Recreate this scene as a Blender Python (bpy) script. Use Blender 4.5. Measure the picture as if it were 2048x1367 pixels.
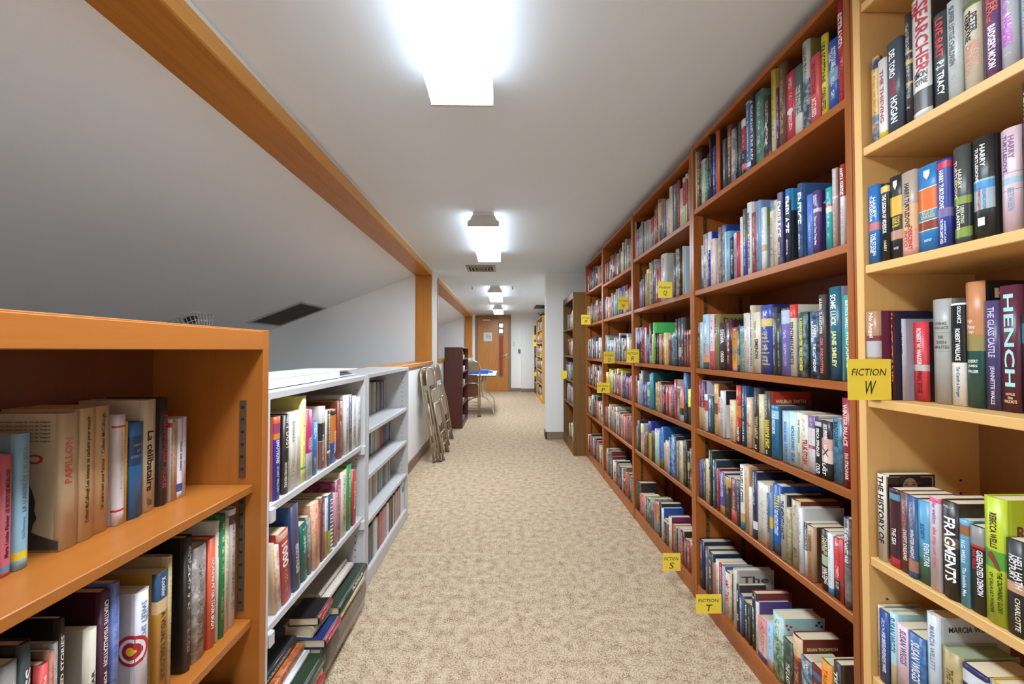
import bpy, bmesh, math, random
from mathutils import Matrix, Vector
for o in list(bpy.data.objects): bpy.data.objects.remove(o)
SC = bpy.context.scene
COL = SC.collection
R = math.radians
random.seed(7)
# ------------------------------------------------------------------ camera, world, exposure
cam = bpy.data.cameras.new('camera'); camo = bpy.data.objects.new('camera', cam); COL.objects.link(camo)
cam.sensor_width = 36; cam.lens = 815/2048*36; cam.clip_start = .02
camo.location = (0, 0, 1.18); camo.rotation_euler = (R(90+1.16), 0, R(-.98))
SC.camera = camo
w = bpy.data.worlds.new('world'); SC.world = w; w.use_nodes = True
w.node_tree.nodes['Background'].inputs[0].default_value = (.9, .93, 1, 1)
w.node_tree.nodes['Background'].inputs[1].default_value = .3
SC.view_settings.view_transform = 'Standard'; SC.view_settings.look = 'None'
SC.view_settings.exposure = 1.93; SC.view_settings.gamma = 1
try: SC.view_settings.use_curve_mapping = False
except Exception: pass
LAMP = 13.8          # radiance of the fluorescent diffusers
SC.cycles.max_bounces = 8; SC.cycles.diffuse_bounces = 6
# ------------------------------------------------------------------ colour + material helpers
def lin(h):
    if not isinstance(h, str): return tuple(h)
    v = [int(h[i:i+2], 16)/255 for i in (0, 2, 4)]
    return tuple(c/12.92 if c <= .04045 else ((c+.055)/1.055)**2.4 for c in v)
class NT:
    def __init__(s, name):
        s.m = bpy.data.materials.new(name); s.m.use_nodes = True; s.t = s.m.node_tree
        s.b = s.t.nodes['Principled BSDF']; s.o = s.t.nodes['Material Output']
    def n(s, typ, **kw):
        nd = s.t.nodes.new('ShaderNode'+typ)
        for k, v in kw.items(): setattr(nd, k, v)
        return nd
    def put(s, sock, v):
        if hasattr(v, 'links') or isinstance(v, bpy.types.NodeSocket): s.t.links.new(v, sock)
        else: sock.default_value = v
    def math(s, op, a, b=0., c=None):
        nd = s.n('Math', operation=op); s.put(nd.inputs[0], a); s.put(nd.inputs[1], b)
        if c is not None: s.put(nd.inputs[2], c)
        return nd.outputs[0]
    def mix(s, f, a, b, typ='MIX'):
        nd = s.n('Mix', data_type='RGBA', blend_type=typ); s.put(nd.inputs[0], f); s.put(nd.inputs[6], a); s.put(nd.inputs[7], b)
        return nd.outputs[2]
    def ramp(s, f, stops):
        nd = s.n('ValToRGB'); s.put(nd.inputs[0], f); e = nd.color_ramp.elements
        while len(e) < len(stops): e.new(.5)
        for k, (p, c) in enumerate(stops): e[k].position = p; e[k].color = (*lin(c), 1)
        return nd.outputs[0]
    def coord(s, scale=(1, 1, 1), kind='Object'):
        tc = s.n('TexCoord'); mp = s.n('Mapping'); mp.inputs['Scale'].default_value = scale
        s.t.links.new(tc.outputs[kind], mp.inputs[0]); return mp.outputs[0]
    def noise(s, vec, scale, detail=3., rough=.5, dim='3D'):
        nd = s.n('TexNoise', noise_dimensions=dim); nd.inputs['Scale'].default_value = scale; nd.inputs['Detail'].default_value = detail
        nd.inputs['Roughness'].default_value = rough; s.put(nd.inputs['Vector'], vec); return nd.outputs[0]
    def bump(s, h, st=.2, dist=.002):
        nd = s.n('Bump'); nd.inputs['Strength'].default_value = st; nd.inputs['Distance'].default_value = dist
        s.put(nd.inputs['Height'], h); s.t.links.new(nd.outputs[0], s.b.inputs['Normal'])
    def done(s, col, rough=.5, metal=0., spec=.5):
        s.put(s.b.inputs['Base Color'], col if not isinstance(col, str) else (*lin(col), 1)); s.put(s.b.inputs['Roughness'], rough)
        s.put(s.b.inputs['Metallic'], metal); s.b.inputs['Specular IOR Level'].default_value = spec; return s.m
MC = {}
def plain(c, rough=.5, metal=0., name='paint'):
    k = (c, rough, metal)
    if k not in MC:
        t = NT(name); v = t.noise(t.coord(), 9., 3.); a = lin(c)
        MC[k] = t.done(t.mix(v, (*[x*.93 for x in a], 1), (*[min(1, x*1.05) for x in a], 1)), rough, metal)
    return MC[k]
def wood(c, axis, name='wood', dark=.62, light=1.18, rough=.38, fig=1.):
    k = ('w', c, axis)
    if k in MC: return MC[k]
    t = NT(name); a = lin(c)
    sc = [9., 9., 9.]; sc['xyz'.index(axis)] = .55
    oi = t.n('ObjectInfo'); cv = t.coord(tuple(sc)); vm = t.n('VectorMath', operation='ADD'); t.put(vm.inputs[0], cv)
    cb = t.n('CombineXYZ'); t.put(cb.inputs[0], t.math('MULTIPLY', oi.outputs['Random'], 37.)); t.put(cb.inputs[1], t.math('MULTIPLY', oi.outputs['Random'], 11.)); t.put(vm.inputs[1], cb.outputs[0])
    n1 = t.noise(vm.outputs[0], 2.2*fig, 4., .6); sc2 = [70., 70., 70.]; sc2['xyz'.index(axis)] = 1.6
    n2 = t.noise(t.coord(tuple(sc2)), 2.4, 3.); n3 = t.noise(t.coord(), 1.6, 2.)
    f = t.math('ADD', t.math('MULTIPLY', n1, .65), t.math('ADD', t.math('MULTIPLY', n2, .25), t.math('MULTIPLY', n3, .1)))
    c1 = t.ramp(f, [(.3, tuple(x*dark for x in a)), (.5, a), (.72, tuple(min(1, x*light) for x in a))])
    t.bump(n2, .08, .001); MC[k] = t.done(c1, t.math('ADD', t.math('MULTIPLY', n2, .15), rough-.07))
    return MC[k]
def emis(c, s, name='glow'):
    t = NT(name); t.done((*lin(c), 1), .5); t.b.inputs['Emission Color'].default_value = (*lin(c), 1); t.b.inputs['Emission Strength'].default_value = s; return t.m
def paint(c, name, tex=.12, scale=160., spots=0):
    t = NT(name); a = lin(c); n1 = t.noise(t.coord(), .9, 3.); n2 = t.noise(t.coord(), scale, 3., .6)
    col = t.mix(n1, (*[x*.96 for x in a], 1), (*[min(1, x*1.03) for x in a], 1))
    t.bump(n2, tex, .002); return t.done(col, .75, 0., .3)
def carpet_mat():
    t = NT('carpet'); c = t.coord(); n1 = t.noise(c, 165., 2., .75); n2 = t.noise(c, 24., 3., .6); n3 = t.noise(c, 1.1, 2.)
    v = t.n('TexVoronoi'); v.inputs['Scale'].default_value = 190.; t.put(v.inputs['Vector'], c)
    f = t.math('ADD', t.math('MULTIPLY', n1, .7), t.math('MULTIPLY', n2, .3))
    a = t.ramp(f, [(.36, '6f5840'), (.43, '9f8568'), (.5, 'c2ab8d'), (.6, 'dcc9b0')])
    col = t.mix(t.math('MULTIPLY', n3, .18), a, (*lin('b09070'), 1))
    t.bump(t.math('ADD', n1, t.math('MULTIPLY', v.outputs[0], .6)), .7, .006); return t.done(col, .95, 0., .1)
def book_mat():
    t = NT('printed_cover'); at = lambda n: t.n('Attribute', attribute_name=n)
    cA, iA, mA, pA = at('Col'), at('Ink'), at('Mot'), at('Par')
    sp = t.n('SeparateColor'); t.put(sp.inputs[0], pA.outputs['Color']); seed, N, uu = sp.outputs[0], sp.outputs[1], sp.outputs[2]; vv = pA.outputs['Alpha']
    oc = t.coord(); vm = t.n('VectorMath', operation='ADD'); t.put(vm.inputs[0], oc); cb = t.n('CombineXYZ'); t.put(cb.inputs[0], t.math('MULTIPLY', seed, 50.)); t.put(cb.inputs[2], t.math('MULTIPLY', seed, 31.)); t.put(vm.inputs[1], cb.outputs[0])
    nz = t.noise(vm.outputs[0], 46., 5., .66)
    mr = t.n('MapRange', interpolation_type='SMOOTHSTEP'); t.put(mr.inputs[0], nz); mr.inputs[1].default_value = .42; mr.inputs[2].default_value = .64
    mot = t.math('MULTIPLY', mA.outputs['Alpha'], mr.outputs[0])
    base = t.mix(mot, cA.outputs['Color'], mA.outputs['Color'])
    base = t.mix(t.math('MULTIPLY', t.noise(oc, 60., 2.), .14), base, (.02, .02, .02, 1))
    cell = t.math('MULTIPLY', vv, N); fl = t.math('FLOOR', cell); fr = t.math('FRACT', cell)
    wn = t.n('TexWhiteNoise', noise_dimensions='2D'); cb2 = t.n('CombineXYZ'); t.put(cb2.inputs[0], fl); t.put(cb2.inputs[1], t.math('MULTIPLY', seed, 97.)); t.put(wn.inputs['Vector'], cb2.outputs[0])
    word = t.math('GREATER_THAN', wn.outputs[0], .22)
    cb3 = t.n('CombineXYZ'); t.put(cb3.inputs[0], t.math('MULTIPLY', cell, 2.1)); t.put(cb3.inputs[1], t.math('MULTIPLY', uu, 7.)); t.put(cb3.inputs[2], t.math('MULTIPLY', seed, 60.))
    m = t.math('MULTIPLY', word, t.math('LESS_THAN', t.math('ABSOLUTE', t.math('SUBTRACT', t.noise(cb3.outputs[0], 1., 1.), .5)), .055))
    for a, op, b in ((fr, 'GREATER_THAN', .06), (uu, 'GREATER_THAN', .31), (uu, 'LESS_THAN', .69), (vv, 'GREATER_THAN', .07), (vv, 'LESS_THAN', .86)):
        m = t.math('MULTIPLY', m, t.math(op, a, b))
    base = t.mix(t.math('MULTIPLY', m, iA.outputs['Alpha']), base, iA.outputs['Color'])
    return t.done(base, .36, 0., .5)
def page_mat(c='d9c8a8'):
    t = NT('paper'); n = t.noise(t.coord((6, 900, 6)), 2., 2.); a = lin(c)
    return t.done(t.mix(n, (*[x*.78 for x in a], 1), (*[min(1, x*1.1) for x in a], 1)), .85, 0., .2)
BOOK = book_mat(); PAGE = page_mat(); PG = {}
# ------------------------------------------------------------------ object helpers
def link(name, me, mat=None, parent=None):
    o = bpy.data.objects.new(name, me); COL.objects.link(o)
    if mat is not None:
        for m in (mat if isinstance(mat, (list, tuple)) else [mat]): me.materials.append(m)
    if parent: o.parent = parent
    return o
def empty(name, loc=(0, 0, 0), rz=0., label=None, cat=None, group=None):
    o = bpy.data.objects.new(name, None); COL.objects.link(o); o.location = loc; o.rotation_euler = (0, 0, rz); o.empty_display_size = .05
    return tag(o, label, cat, group)
def tag(o, label=None, cat=None, group=None, kind=None):
    for k, v in (('label', label), ('category', cat), ('group', group), ('kind', kind)):
        if v: o[k] = v
    return o
class MB:
    """collects boxes, bars, tubes and prisms into one mesh"""
    def __init__(s): s.bm = bmesh.new()
    def box(s, a, b, bev=0., mat=0):
        x0, x1 = sorted((a[0], b[0])); y0, y1 = sorted((a[1], b[1])); z0, z1 = sorted((a[2], b[2]))
        v = [s.bm.verts.new(p) for p in ((x0,y0,z0),(x1,y0,z0),(x1,y1,z0),(x0,y1,z0),(x0,y0,z1),(x1,y0,z1),(x1,y1,z1),(x0,y1,z1))]
        f = [s.bm.faces.new([v[i] for i in q]) for q in ((3,2,1,0),(4,5,6,7),(0,1,5,4),(1,2,6,5),(2,3,7,6),(3,0,4,7))]
        for q in f: q.material_index = mat
        if bev: 
            es = {e for q in f for e in q.edges}; r = bmesh.ops.bevel(s.bm, geom=list(es), offset=bev, segments=1, affect='EDGES', profile=.5)
            for q in r['faces']: q.material_index = mat
        return s
    def tube(s, pts, r, n=8, caps=True, r2=None):
        pts = [Vector(p) for p in pts]; rings = []; up = None
        for i, p in enumerate(pts):
            d = (pts[min(i+1, len(pts)-1)]-pts[max(i-1, 0)]).normalized()
            if up is None: up = Vector((0, 0, 1)) if abs(d.z) < .9 else Vector((1, 0, 0))
            u = (up-d*up.dot(d)).normalized(); up = u; v = d.cross(u)
            rr = r if r2 is None else r+(r2-r)*i/(len(pts)-1)
            rings.append([s.bm.verts.new(p+u*math.cos(2*math.pi*k/n)*rr+v*math.sin(2*math.pi*k/n)*rr) for k in range(n)])
        for a, b in zip(rings, rings[1:]):
            for k in range(n):
                f = s.bm.faces.new([a[k], a[(k+1) % n], b[(k+1) % n], b[k]]); f.smooth = True
        if caps: s.bm.faces.new(rings[0][::-1]); s.bm.faces.new(rings[-1])
        return s
    def prism(s, poly, M, t):
        """poly in the local xy plane, extruded t along local z, moved by matrix M"""
        a = [s.bm.verts.new(M @ Vector((x, y, 0))) for x, y in poly]; b = [s.bm.verts.new(M @ Vector((x, y, t))) for x, y in poly]; n = len(poly)
        s.bm.faces.new(a[::-1]); s.bm.faces.new(b)
        for k in range(n): s.bm.faces.new([a[k], a[(k+1) % n], b[(k+1) % n], b[k]])
        return s
    def quad(s, *p): s.bm.faces.new([s.bm.verts.new(q) for q in p]); return s
    def mesh(s, name='mesh'):
        bmesh.ops.recalc_face_normals(s.bm, faces=s.bm.faces); me = bpy.data.meshes.new(name); s.bm.to_mesh(me); s.bm.free(); return me
    def build(s, name, mat, parent=None): return link(name, s.mesh(name), mat, parent)
def bx(name, a, b, mat, parent=None, bev=0.): return MB().box(a, b, bev).build(name, mat, parent)
def struct(name, mb, mat, parent=None):
    o = mb.build(name, mat, parent); o['kind'] = 'structure'; return o
def text_mesh(s, bold=True):
    cu = bpy.data.curves.new('lettering', 'FONT'); cu.body = s; cu.size = 1; cu.resolution_u = 2; cu.offset = .022 if bold else 0.
    o = bpy.data.objects.new('lettering', cu); me = bpy.data.meshes.new_from_object(o); bpy.data.objects.remove(o); bpy.data.curves.remove(cu)
    xs = [v.co.x for v in me.vertices] or [0, 1]; ys = [v.co.y for v in me.vertices] or [0, 1]
    return me, min(xs), max(xs), min(ys), max(ys)
def lettering(s, col, org, adv, up, L, Hh, parent, name='lettering', center=True, fit=True, mat=None, wrap=None):
    """text of length L along adv and height Hh along up, starting at org (centre line)"""
    me, x0, x1, y0, y1 = text_mesh(s, name != 'handwriting'); adv = Vector(adv); up = Vector(up); org = Vector(org)
    k = L/(x1-x0); hh = Hh
    if not fit: k = min(k, Hh/(y1-y0)*1.0)
    kk = hh/(y1-y0) if fit else k
    off = (L-(x1-x0)*k)/2
    for v in me.vertices:
        v.co = org+adv*((v.co.x-x0)*k+off)+up*((v.co.y-(y0+y1)/2)*kk)
    if wrap:   # lay the letters on the rounded spine
        th_, bul, off_ = wrap; bm_ = bmesh.new(); bm_.from_mesh(me)
        for q in (-.4, -.225, -.11, 0., .11, .225, .4): bmesh.ops.bisect_plane(bm_, geom=bm_.verts[:]+bm_.edges[:]+bm_.faces[:], dist=1e-6, plane_co=(0, q*th_, 0), plane_no=(0, 1, 0))
        bm_.to_mesh(me); bm_.free(); pts = ((0., -bul), (.225*th_, -.75*bul+.225*off_), (.495*th_, off_), (.6*th_, off_*1.5))
        for v in me.vertices:
            a = abs(v.co.y)
            for (p, x0_), (q, x1_) in zip(pts, pts[1:]):
                if a <= q: v.co.x = x0_+(x1_-x0_)*(a-p)/(q-p)-.0006; break
    return link(name, me, mat or plain(col, .4, 0., 'ink'), parent)
# ------------------------------------------------------------------ shared materials
RED = {a: wood('9e5720', a, 'red_brown_wood', .62, 1.15, .34) for a in 'xyz'}
BIR = {a: wood('dcae6c', a, 'birch', .9, 1.06, .42) for a in 'xyz'}
ORA = {a: wood('a36125', a, 'orange_wood', .84, 1.12, .34) for a in 'xyz'}
OAK = {a: wood('c47f2c', a, 'oak_trim', .72, 1.15, .35, 1.5) for a in 'xyz'}
WAL = {a: wood('74501f', a, 'walnut', .7, 1.25, .5, 1.6) for a in 'xyz'}
MAH = {a: wood('56291f', a, 'mahogany', .85, 1.1, .35) for a in 'xyz'}
PIN = {a: wood('d09a4c', a, 'pine', .85, 1.1, .4) for a in 'xyz'}
WHT = plain('c5c5c4', .38, 0., 'white_laminate'); WALL = paint('eeeeeb', 'wall_paint'); CEIL = paint('e9f4ff', 'ceiling_paint', .08)
SLOPE = paint('f4f9fd', 'slope_paint', .12, 60.); GREYW = paint('eeeeec', 'alcove_paint', .2, 40.)
BASE = paint('8c7660', 'base_strip', .3, 40.); DARK = plain('1c1a18', .6, 0., 'dark'); BEI = plain('b0a088', .27, .55, 'beige_metal')
CARPET = carpet_mat(); YEL = plain('ffe04a', .7, 0., 'yellow_card'); INK = plain('1c1a16', .6, 0., 'marker'); STEEL = plain('8a8a88', .3, .9, 'steel')
BRASS = plain('6e5628', .4, .6, 'slot_strip'); WEM = plain('efeeea', .4, 0., 'white_enamel')
# ------------------------------------------------------------------ room shell
XL, XR, YB, YN, CZ = -.93, 1.20, 11.70, -3.2, 2.21
struct('floor', MB().box((-1.1, YN, -.05), (3.6, YB+.1, 0)), CARPET)
struct('ceiling', MB().box((-.99, YN, CZ), (3.6, YB+.1, CZ+.06)), CEIL)
struct('wall_right', MB().box((XR, YN, 0), (XR+.1, 5.42, CZ)), WALL)
struct('wall_partition', MB().box((.55, 5.42, 0), (XR+.1, 5.64, CZ)), WALL)
struct('wall_right_far', MB().box((1.32, 5.64, 0), (1.42, YB, CZ)), WALL)
struct('wall_behind', MB().box((-1.2, YN-.1, 0), (3.6, YN, CZ)), WALL)
b = MB().box((-3.9, YB, 0), (-.852, YB+.14, CZ)); b.box((.167, YB, 0), (3.6, YB+.14, CZ)); b.box((-.852, YB, 2.186), (.167, YB+.14, CZ)); struct('wall_back', b, WALL)
struct('wall_jog', MB().box((.46, YB-.16, 0), (1.32, YB, CZ)), WALL)
# the low left wall with its two wood-lined openings
SZ, HZ, XO = 1.045, 2.12, -1.127
O1, O2 = (YN, 5.135), (5.62, 11.46)
b = MB().box((XO, YN, 0), (XL, YB, SZ-.04)); b.box((XO, O1[1]+.022, SZ-.04), (XL, O2[0]-.022, HZ+.024)); b.box((XO, O2[1]+.022, SZ-.04), (XL, YB, HZ+.024))
b.box((XO, YN, HZ+.024), (XL, YB, CZ)); struct('wall_left', b, WALL)
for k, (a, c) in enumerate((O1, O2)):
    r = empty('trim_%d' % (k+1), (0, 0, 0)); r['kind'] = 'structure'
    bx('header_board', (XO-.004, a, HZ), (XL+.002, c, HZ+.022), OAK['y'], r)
    bx('header_casing', (XL+.002, a, HZ-.004), (XL+.016, c, HZ+.058), wood('dc9e4c', 'y', 'oak_casing_lit', .85, 1.1), r, .002)  # paler oak: mostly lamp light put into the colour, partly edge grain
    bx('jamb_board', (XO-.004, c, SZ), (XL+.01, c+.02, HZ), OAK['z'], r, .002)
    if k: bx('jamb_board', (XO-.004, a-.02, SZ), (XL+.01, a, HZ), OAK['z'], r, .002)
    bx('sill_board', (XO-.004, a, SZ-.038), (XL+.022, c+.02, SZ), OAK['y'], r, .003)
# sloping alcove ceiling, end walls, ledge behind the sill
m_ = .386; XA = -3.95; zs = lambda x: HZ+.004+m_*(x-XO)
for k, (a, c) in enumerate(((YN, 5.135), (5.30, 11.5))):
    n = ('ceiling_slope', 'ceiling_slope_far')[k]
    b = MB(); P = [(XO, zs(XO)), (XA, zs(XA)), (XA, zs(XA)+.06), (XO, zs(XO)+.06)]
    b.prism(P, Matrix(((1,0,0,0),(0,0,-1,c),(0,1,0,0),(0,0,0,1))), c-a); struct(n, b, SLOPE)
    struct(('wall_alcove', 'wall_alcove_far')[k], MB().box((XA, c, .3), (XO, c+.12, CZ)), GREYW)
struct('floor_ledge', MB().box((XA, YN, .25), (XO, YB, .3)), plain('8a7e70', .8, 0., 'attic_board'))  # out of view; kept dark to cut bounce onto the slope
struct('wall_eave', MB().box((XA-.1, YN, .25), (XA, YB, 1.4)), plain('8a7e70', .8, 0., 'attic_board'))  # unseen wall added to stop a light leak under the slope
# base strips
struct('baseboard_left', MB().box((XL, 2.9, 0), (XL+.012, 11.70, .1)), BASE)
struct('baseboard_back', MB().box((.167, YB-.012, 0), (.46, YB, .1)).box((.455, YB-.172, 0), (1.3, YB-.16, .1)), BASE)
struct('baseboard_right', MB().box((.538, 5.408, 0), (1.2, 5.42, .1)).box((.538, 5.408, 0), (.55, 5.65, .1)), BASE)
# ------------------------------------------------------------------ door
d = empty('door_1', (-.342, YB, 0)); d['kind'] = 'structure'
FR = plain('84715c', .45, 0., 'door_frame_paint'); fx0, fx1 = -.51, .509
bx('door_frame', (fx0, -.03, 0), (fx0+.06, .1, 2.186), FR, d, .003); bx('door_frame', (fx1-.06, -.03, 0), (fx1, .1, 2.186), FR, d, .003); bx('door_frame', (fx0+.06, -.03, 2.136), (fx1-.06, .1, 2.186), FR, d, .003)
DO = wood('b87a34', 'z', 'door_veneer', .72, 1.2, .35, 2.2)
sx0, sx1 = fx0+.064, fx1-.064; wx0, wx1, wz0, wz1 = .165, .29, .43, 1.97
b = MB(); y0, y1 = .0, .04
for a, c in (((sx0, y0, .01), (wx0, y1, 2.13)), ((wx1, y0, .01), (sx1, y1, 2.13)), ((wx0, y0, .01), (wx1, y1, wz0)), ((wx0, y0, wz1), (wx1, y1, 2.13))): b.box(a, c)
b.build('door_leaf', DO, d)
b = MB()
for a, c in (((wx0-.02, -.012, wz0-.02), (wx0+.012, .05, wz1+.02)), ((wx1-.012, -.012, wz0-.02), (wx1+.02, .05, wz1+.02)), ((wx0+.012, -.012, wz0-.02), (wx1-.012, .05, wz0+.012)), ((wx0+.012, -.012, wz1-.012), (wx1-.012, .05, wz1+.02))): b.box(a, c)
b.build('glazing_frame', FR, d)
tg = NT('glass'); tg.done('ffffff', .02); tg.b.inputs['Transmission Weight'].default_value = 1.; tg.b.inputs['IOR'].default_value = 1.05; bx('glass_pane', (wx0+.01, .016, wz0+.01), (wx1-.01, .022, wz1-.01), tg.m, d)
h = MB().tube([(.385, -.0, 1.02), (.385, -.06, 1.02)], .014, 10); h.tube([(.385, -.055, 1.02), (.33, -.06, 1.02), (.265, -.055, 1.01)], .011, 8); h.build('lever_handle', plain('c8b48a', .3, .8, 'handle_metal'), d)
MB().box((.36, -.006, .96), (.41, .0, 1.09), .002).build('handle_plate', plain('c8b48a', .3, .8), d)
cl = MB().box((-.30, -.06, 2.02), (-.08, -.002, 2.07), .004); cl.build('closer_body', plain('b8ac98', .4, .5), d)
MB().tube([(-.15, -.05, 2.075), (.02, -.1, 2.085), (.16, -.03, 2.1)], .008, 6).build('closer_arm', STEEL, d)
o = bx('notice_sheet', (-.615, YB-.004, 1.44), (-.372, YB-.001, 1.69), plain('d8e0cc', .6), None); tag(o, 'pale printed notice taped to the wooden door', 'notice')
bx('paper', (-.6, YB-.006, 1.455), (-.387, YB-.004, 1.675), plain('dcdcdc', .6), o); bx('printed_block', (-.545, YB-.0075, 1.53), (-.475, YB-.006, 1.64), plain('b8b4b8', .6), o); bx('printed_block', (-.46, YB-.0075, 1.50), (-.41, YB-.006, 1.60), plain('d09ab0', .6), o)
# the hall seen through the door's narrow glass
bx('hall_screen', (-.45, 12.75, .02), (.35, 12.82, 1.62), plain('d0521c', .5), None); tag(bpy.data.objects['hall_screen'], 'orange panel standing in the hall behind the door glass', 'panel')
struct('wall_hall', MB().box((-1.4, 13.6, 0), (1.4, 13.7, 2.4)), paint('8a6a50', 'hall_paint')); struct('floor_hall', MB().box((-1.4, YB+.14, -.06), (1.4, 13.6, 0)), CARPET)
struct('ceiling_hall', MB().box((-1.4, YB+.14, 2.4), (1.4, 13.7, 2.46)), CEIL)
for k, (x, y, z) in enumerate(((-.125, 13.2, 1.98), (-.135, 13.1, 1.79))):
    g = MB(); g.tube([(x, y, z-.05), (x, y, z-.02), (x, y, z+.03), (x, y, z+.05)], .055, 10); o = g.build('hall_lamp', emis('ffe6c0', 5.), None); tag(o, ('upper', 'lower')[k]+' glowing globe lamp seen through the door glass', 'lamp')
    MB().tube([(x, y, z+.05), (x, y, 2.4)], .006, 5).build('lamp_cord', DARK, o)
# wall controls
s_ = bx('light_switch', (.215, YB-.012, 1.30), (.275, YB, 1.42), plain('d4d0c4', .4), None, .002); tag(s_, 'pale light switch plate on the wall beside the door', 'switch'); bx('toggle', (.237, YB-.02, 1.335), (.253, YB-.012, 1.385), WEM, s_)
s_ = bx('thermostat', (.375, YB-.03, 1.09), (.44, YB, 1.215), plain('8c8478', .4), None, .003); tag(s_, 'grey wall control box below the pale switch plate', 'control'); bx('dial', (.39, YB-.036, 1.12), (.425, YB-.03, 1.18), plain('5a5650', .4), s_)
# ------------------------------------------------------------------ ceiling lights
LENS = emis((.85, .953, 1.075), LAMP, 'diffuser'); LENS_SIDE = emis((.85, .953, 1.075), LAMP*.075, 'diffuser_side')
def ceiling_light(y0, y1, lab):
    r = empty('ceiling_light', (-.162, (y0+y1)/2, CZ), 0, lab, 'light', 'ceiling lights along the aisle'); L = (y1-y0)/2
    P = [(-.113, -.105), (.113, -.105), (.118, -.085), (.113, -.045), (-.113, -.045), (-.118, -.085)]
    b = MB(); b.prism(P, Matrix(((1,0,0,0),(0,0,-1,L-.012),(0,1,0,0),(0,0,0,1))), 2*L-.024); 
    o = b.build('diffuser', [LENS, LENS_SIDE], r)
    for f in o.data.polygons:
        if f.normal.z > -.9: f.material_index = 1
    for s in (-1, 1):
        P2 = [(-.117, -.107), (.117, -.107), (.117, -.068), (.1, -.06), (.08, -.022), (-.08, -.022), (-.1, -.06), (-.117, -.068)]
        b = MB(); b.prism(P2, Matrix(((1,0,0,0),(0,0,-1,s*L+(.012 if s > 0 else 0)),(0,1,0,0),(0,0,0,1))), .012); b.build('end_cap', plain('cfcdc8', .5, 0., 'fixture_grey'), r)
    bx('mounting_tray', (-.08, -L, -.045), (.08, L, 0), WEM, r)
LY = [(-2.42, -1.2), (.3, 1.52), (3.03, 4.25), (6.52, 7.8), (9.25, 10.5)]  # first fixture is unseen, added behind the camera as fill light
for (a, c), l in zip(LY, ('ceiling light over the entrance end of the aisle', 'large glowing ceiling light overhead, cut by the photo top', 'second glowing ceiling light along the aisle, before the square vent', 'third glowing ceiling light, beyond the square vent', 'last glowing ceiling light, just before the wooden door')): ceiling_light(a, c, l)
# ------------------------------------------------------------------ vents, guards
v = empty('ceiling_vent', (-.30, 5.10, CZ), 0, 'square louvred air vent in the ceiling after the second light', 'vent')
VG = plain('a8a49c', .5, .2)
def ring(a, z0, z1, t=.014):
    b = MB()
    for p, q in (((-a, -a), (a, -a+t)), ((-a, a-t), (a, a)), ((-a, -a+t), (-a+t, a-t)), ((a-t, -a+t), (a, a-t))): b.box((p[0], p[1], z0), (q[0], q[1], z1))
    return b
ring(.18, -.012, 0, .03).build('vent_frame', VG, v); bx('backing', (-.15, -.15, -.004), (.15, .15, -.001), DARK, v)
for k in range(3): ring(.125-.04*k, -.02+.004*k, -.006, .012).build('louvre', VG, v)
v2 = empty('ceiling_vent', (.86, 9.6, CZ), 0, 'dark slotted vent in the ceiling above the far shelves', 'vent'); bx('vent_frame', (-.16, -.35, -.008), (.16, .35, 0), plain('6a665f', .6), v2)
for k in range(4): bx('slat', (-.14+.075*k, -.33, -.016), (-.1+.075*k, .33, -.008), DARK, v2)
for x in (-.53, .12):
    s_ = empty('sprinkler_head', (x, 6.55, CZ), 0, 'small sprinkler head on the ceiling, '+('door side' if x > 0 else 'opening side')+' of the third light', 'sprinkler'); MB().tube([(0,0,0),(0,0,-.012)], .03, 10).build('escutcheon', WEM, s_); MB().tube([(0,0,-.012),(0,0,-.045)], .008, 6).tube([(0,0,-.045),(0,0,-.05)], .016, 8).build('nozzle', STEEL, s_)
def on_slope(x, y, n=0.): # point on the sloped ceiling, n metres below it
    q = math.sqrt(1+m_*m_); return Vector((x+m_*n/q, y, zs(x)-n/q))
def slope_M(x, y):
    q = math.sqrt(1+m_*m_); u = Vector((1, 0, m_))/q; nrm = Vector((m_, 0, -1))/q; yv = nrm.cross(u)
    return Matrix((( u.x, yv.x, nrm.x, 0), (u.y, yv.y, nrm.y, 0), (u.z, yv.z, nrm.z, 0), (0,0,0,1))).to_4x4(), Vector((x, y, zs(x)))
Ms, Pt = slope_M(-2.490, 4.748)
g = empty('air_grille', Pt, 0, 'grey return air grille set in the sloping ceiling', 'grille'); g.matrix_world = Matrix.Translation(Pt) @ Ms
gw, gl = 0.311, 0.311
for p, q in (((-gw, -gl), (gw, -gl+.03)), ((-gw, gl-.03), (gw, gl)), ((-gw, -gl+.03), (-gw+.03, gl-.03)), ((gw-.03, -gl+.03), (gw, gl-.03))): bx('grille_frame', (*p, 0), (*q, .014), plain('aaa8a2', .5), g)
bx('backing', (-gw+.03, -gl+.03, .001), (gw-.03, gl-.03, .003), plain('3c3a36', .7), g)
b = MB(); n = int((2*gw-.06)/.016)
for k in range(n): x = -gw+.034+.016*k; b.box((x, -gl+.03, .003), (x+.006, gl-.03, .011))
o = b.build('grille_slat', plain('55534e', .6), g); o['kind'] = 'stuff'
Ms, Pt = slope_M(-2.82, 3.70)
g = empty('wire_guard', Pt, 0, 'wire cage guard on the sloping ceiling above the orange bookcase', 'guard'); g.matrix_world = Matrix.Translation(Pt) @ Ms
bw = .12; b = MB()
for k in range(7):
    t = -1+2*k/6
    b.tube([(-bw, t*bw, .0), (-bw*.72, t*bw*.72, .13), (bw*.72, t*bw*.72, .13), (bw, t*bw, 0)], .0025, 5); b.tube([(t*bw, -bw, 0), (t*bw*.72, -bw*.72, .13), (t*bw*.72, bw*.72, .13), (t*bw, bw, 0)], .0025, 5)
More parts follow.
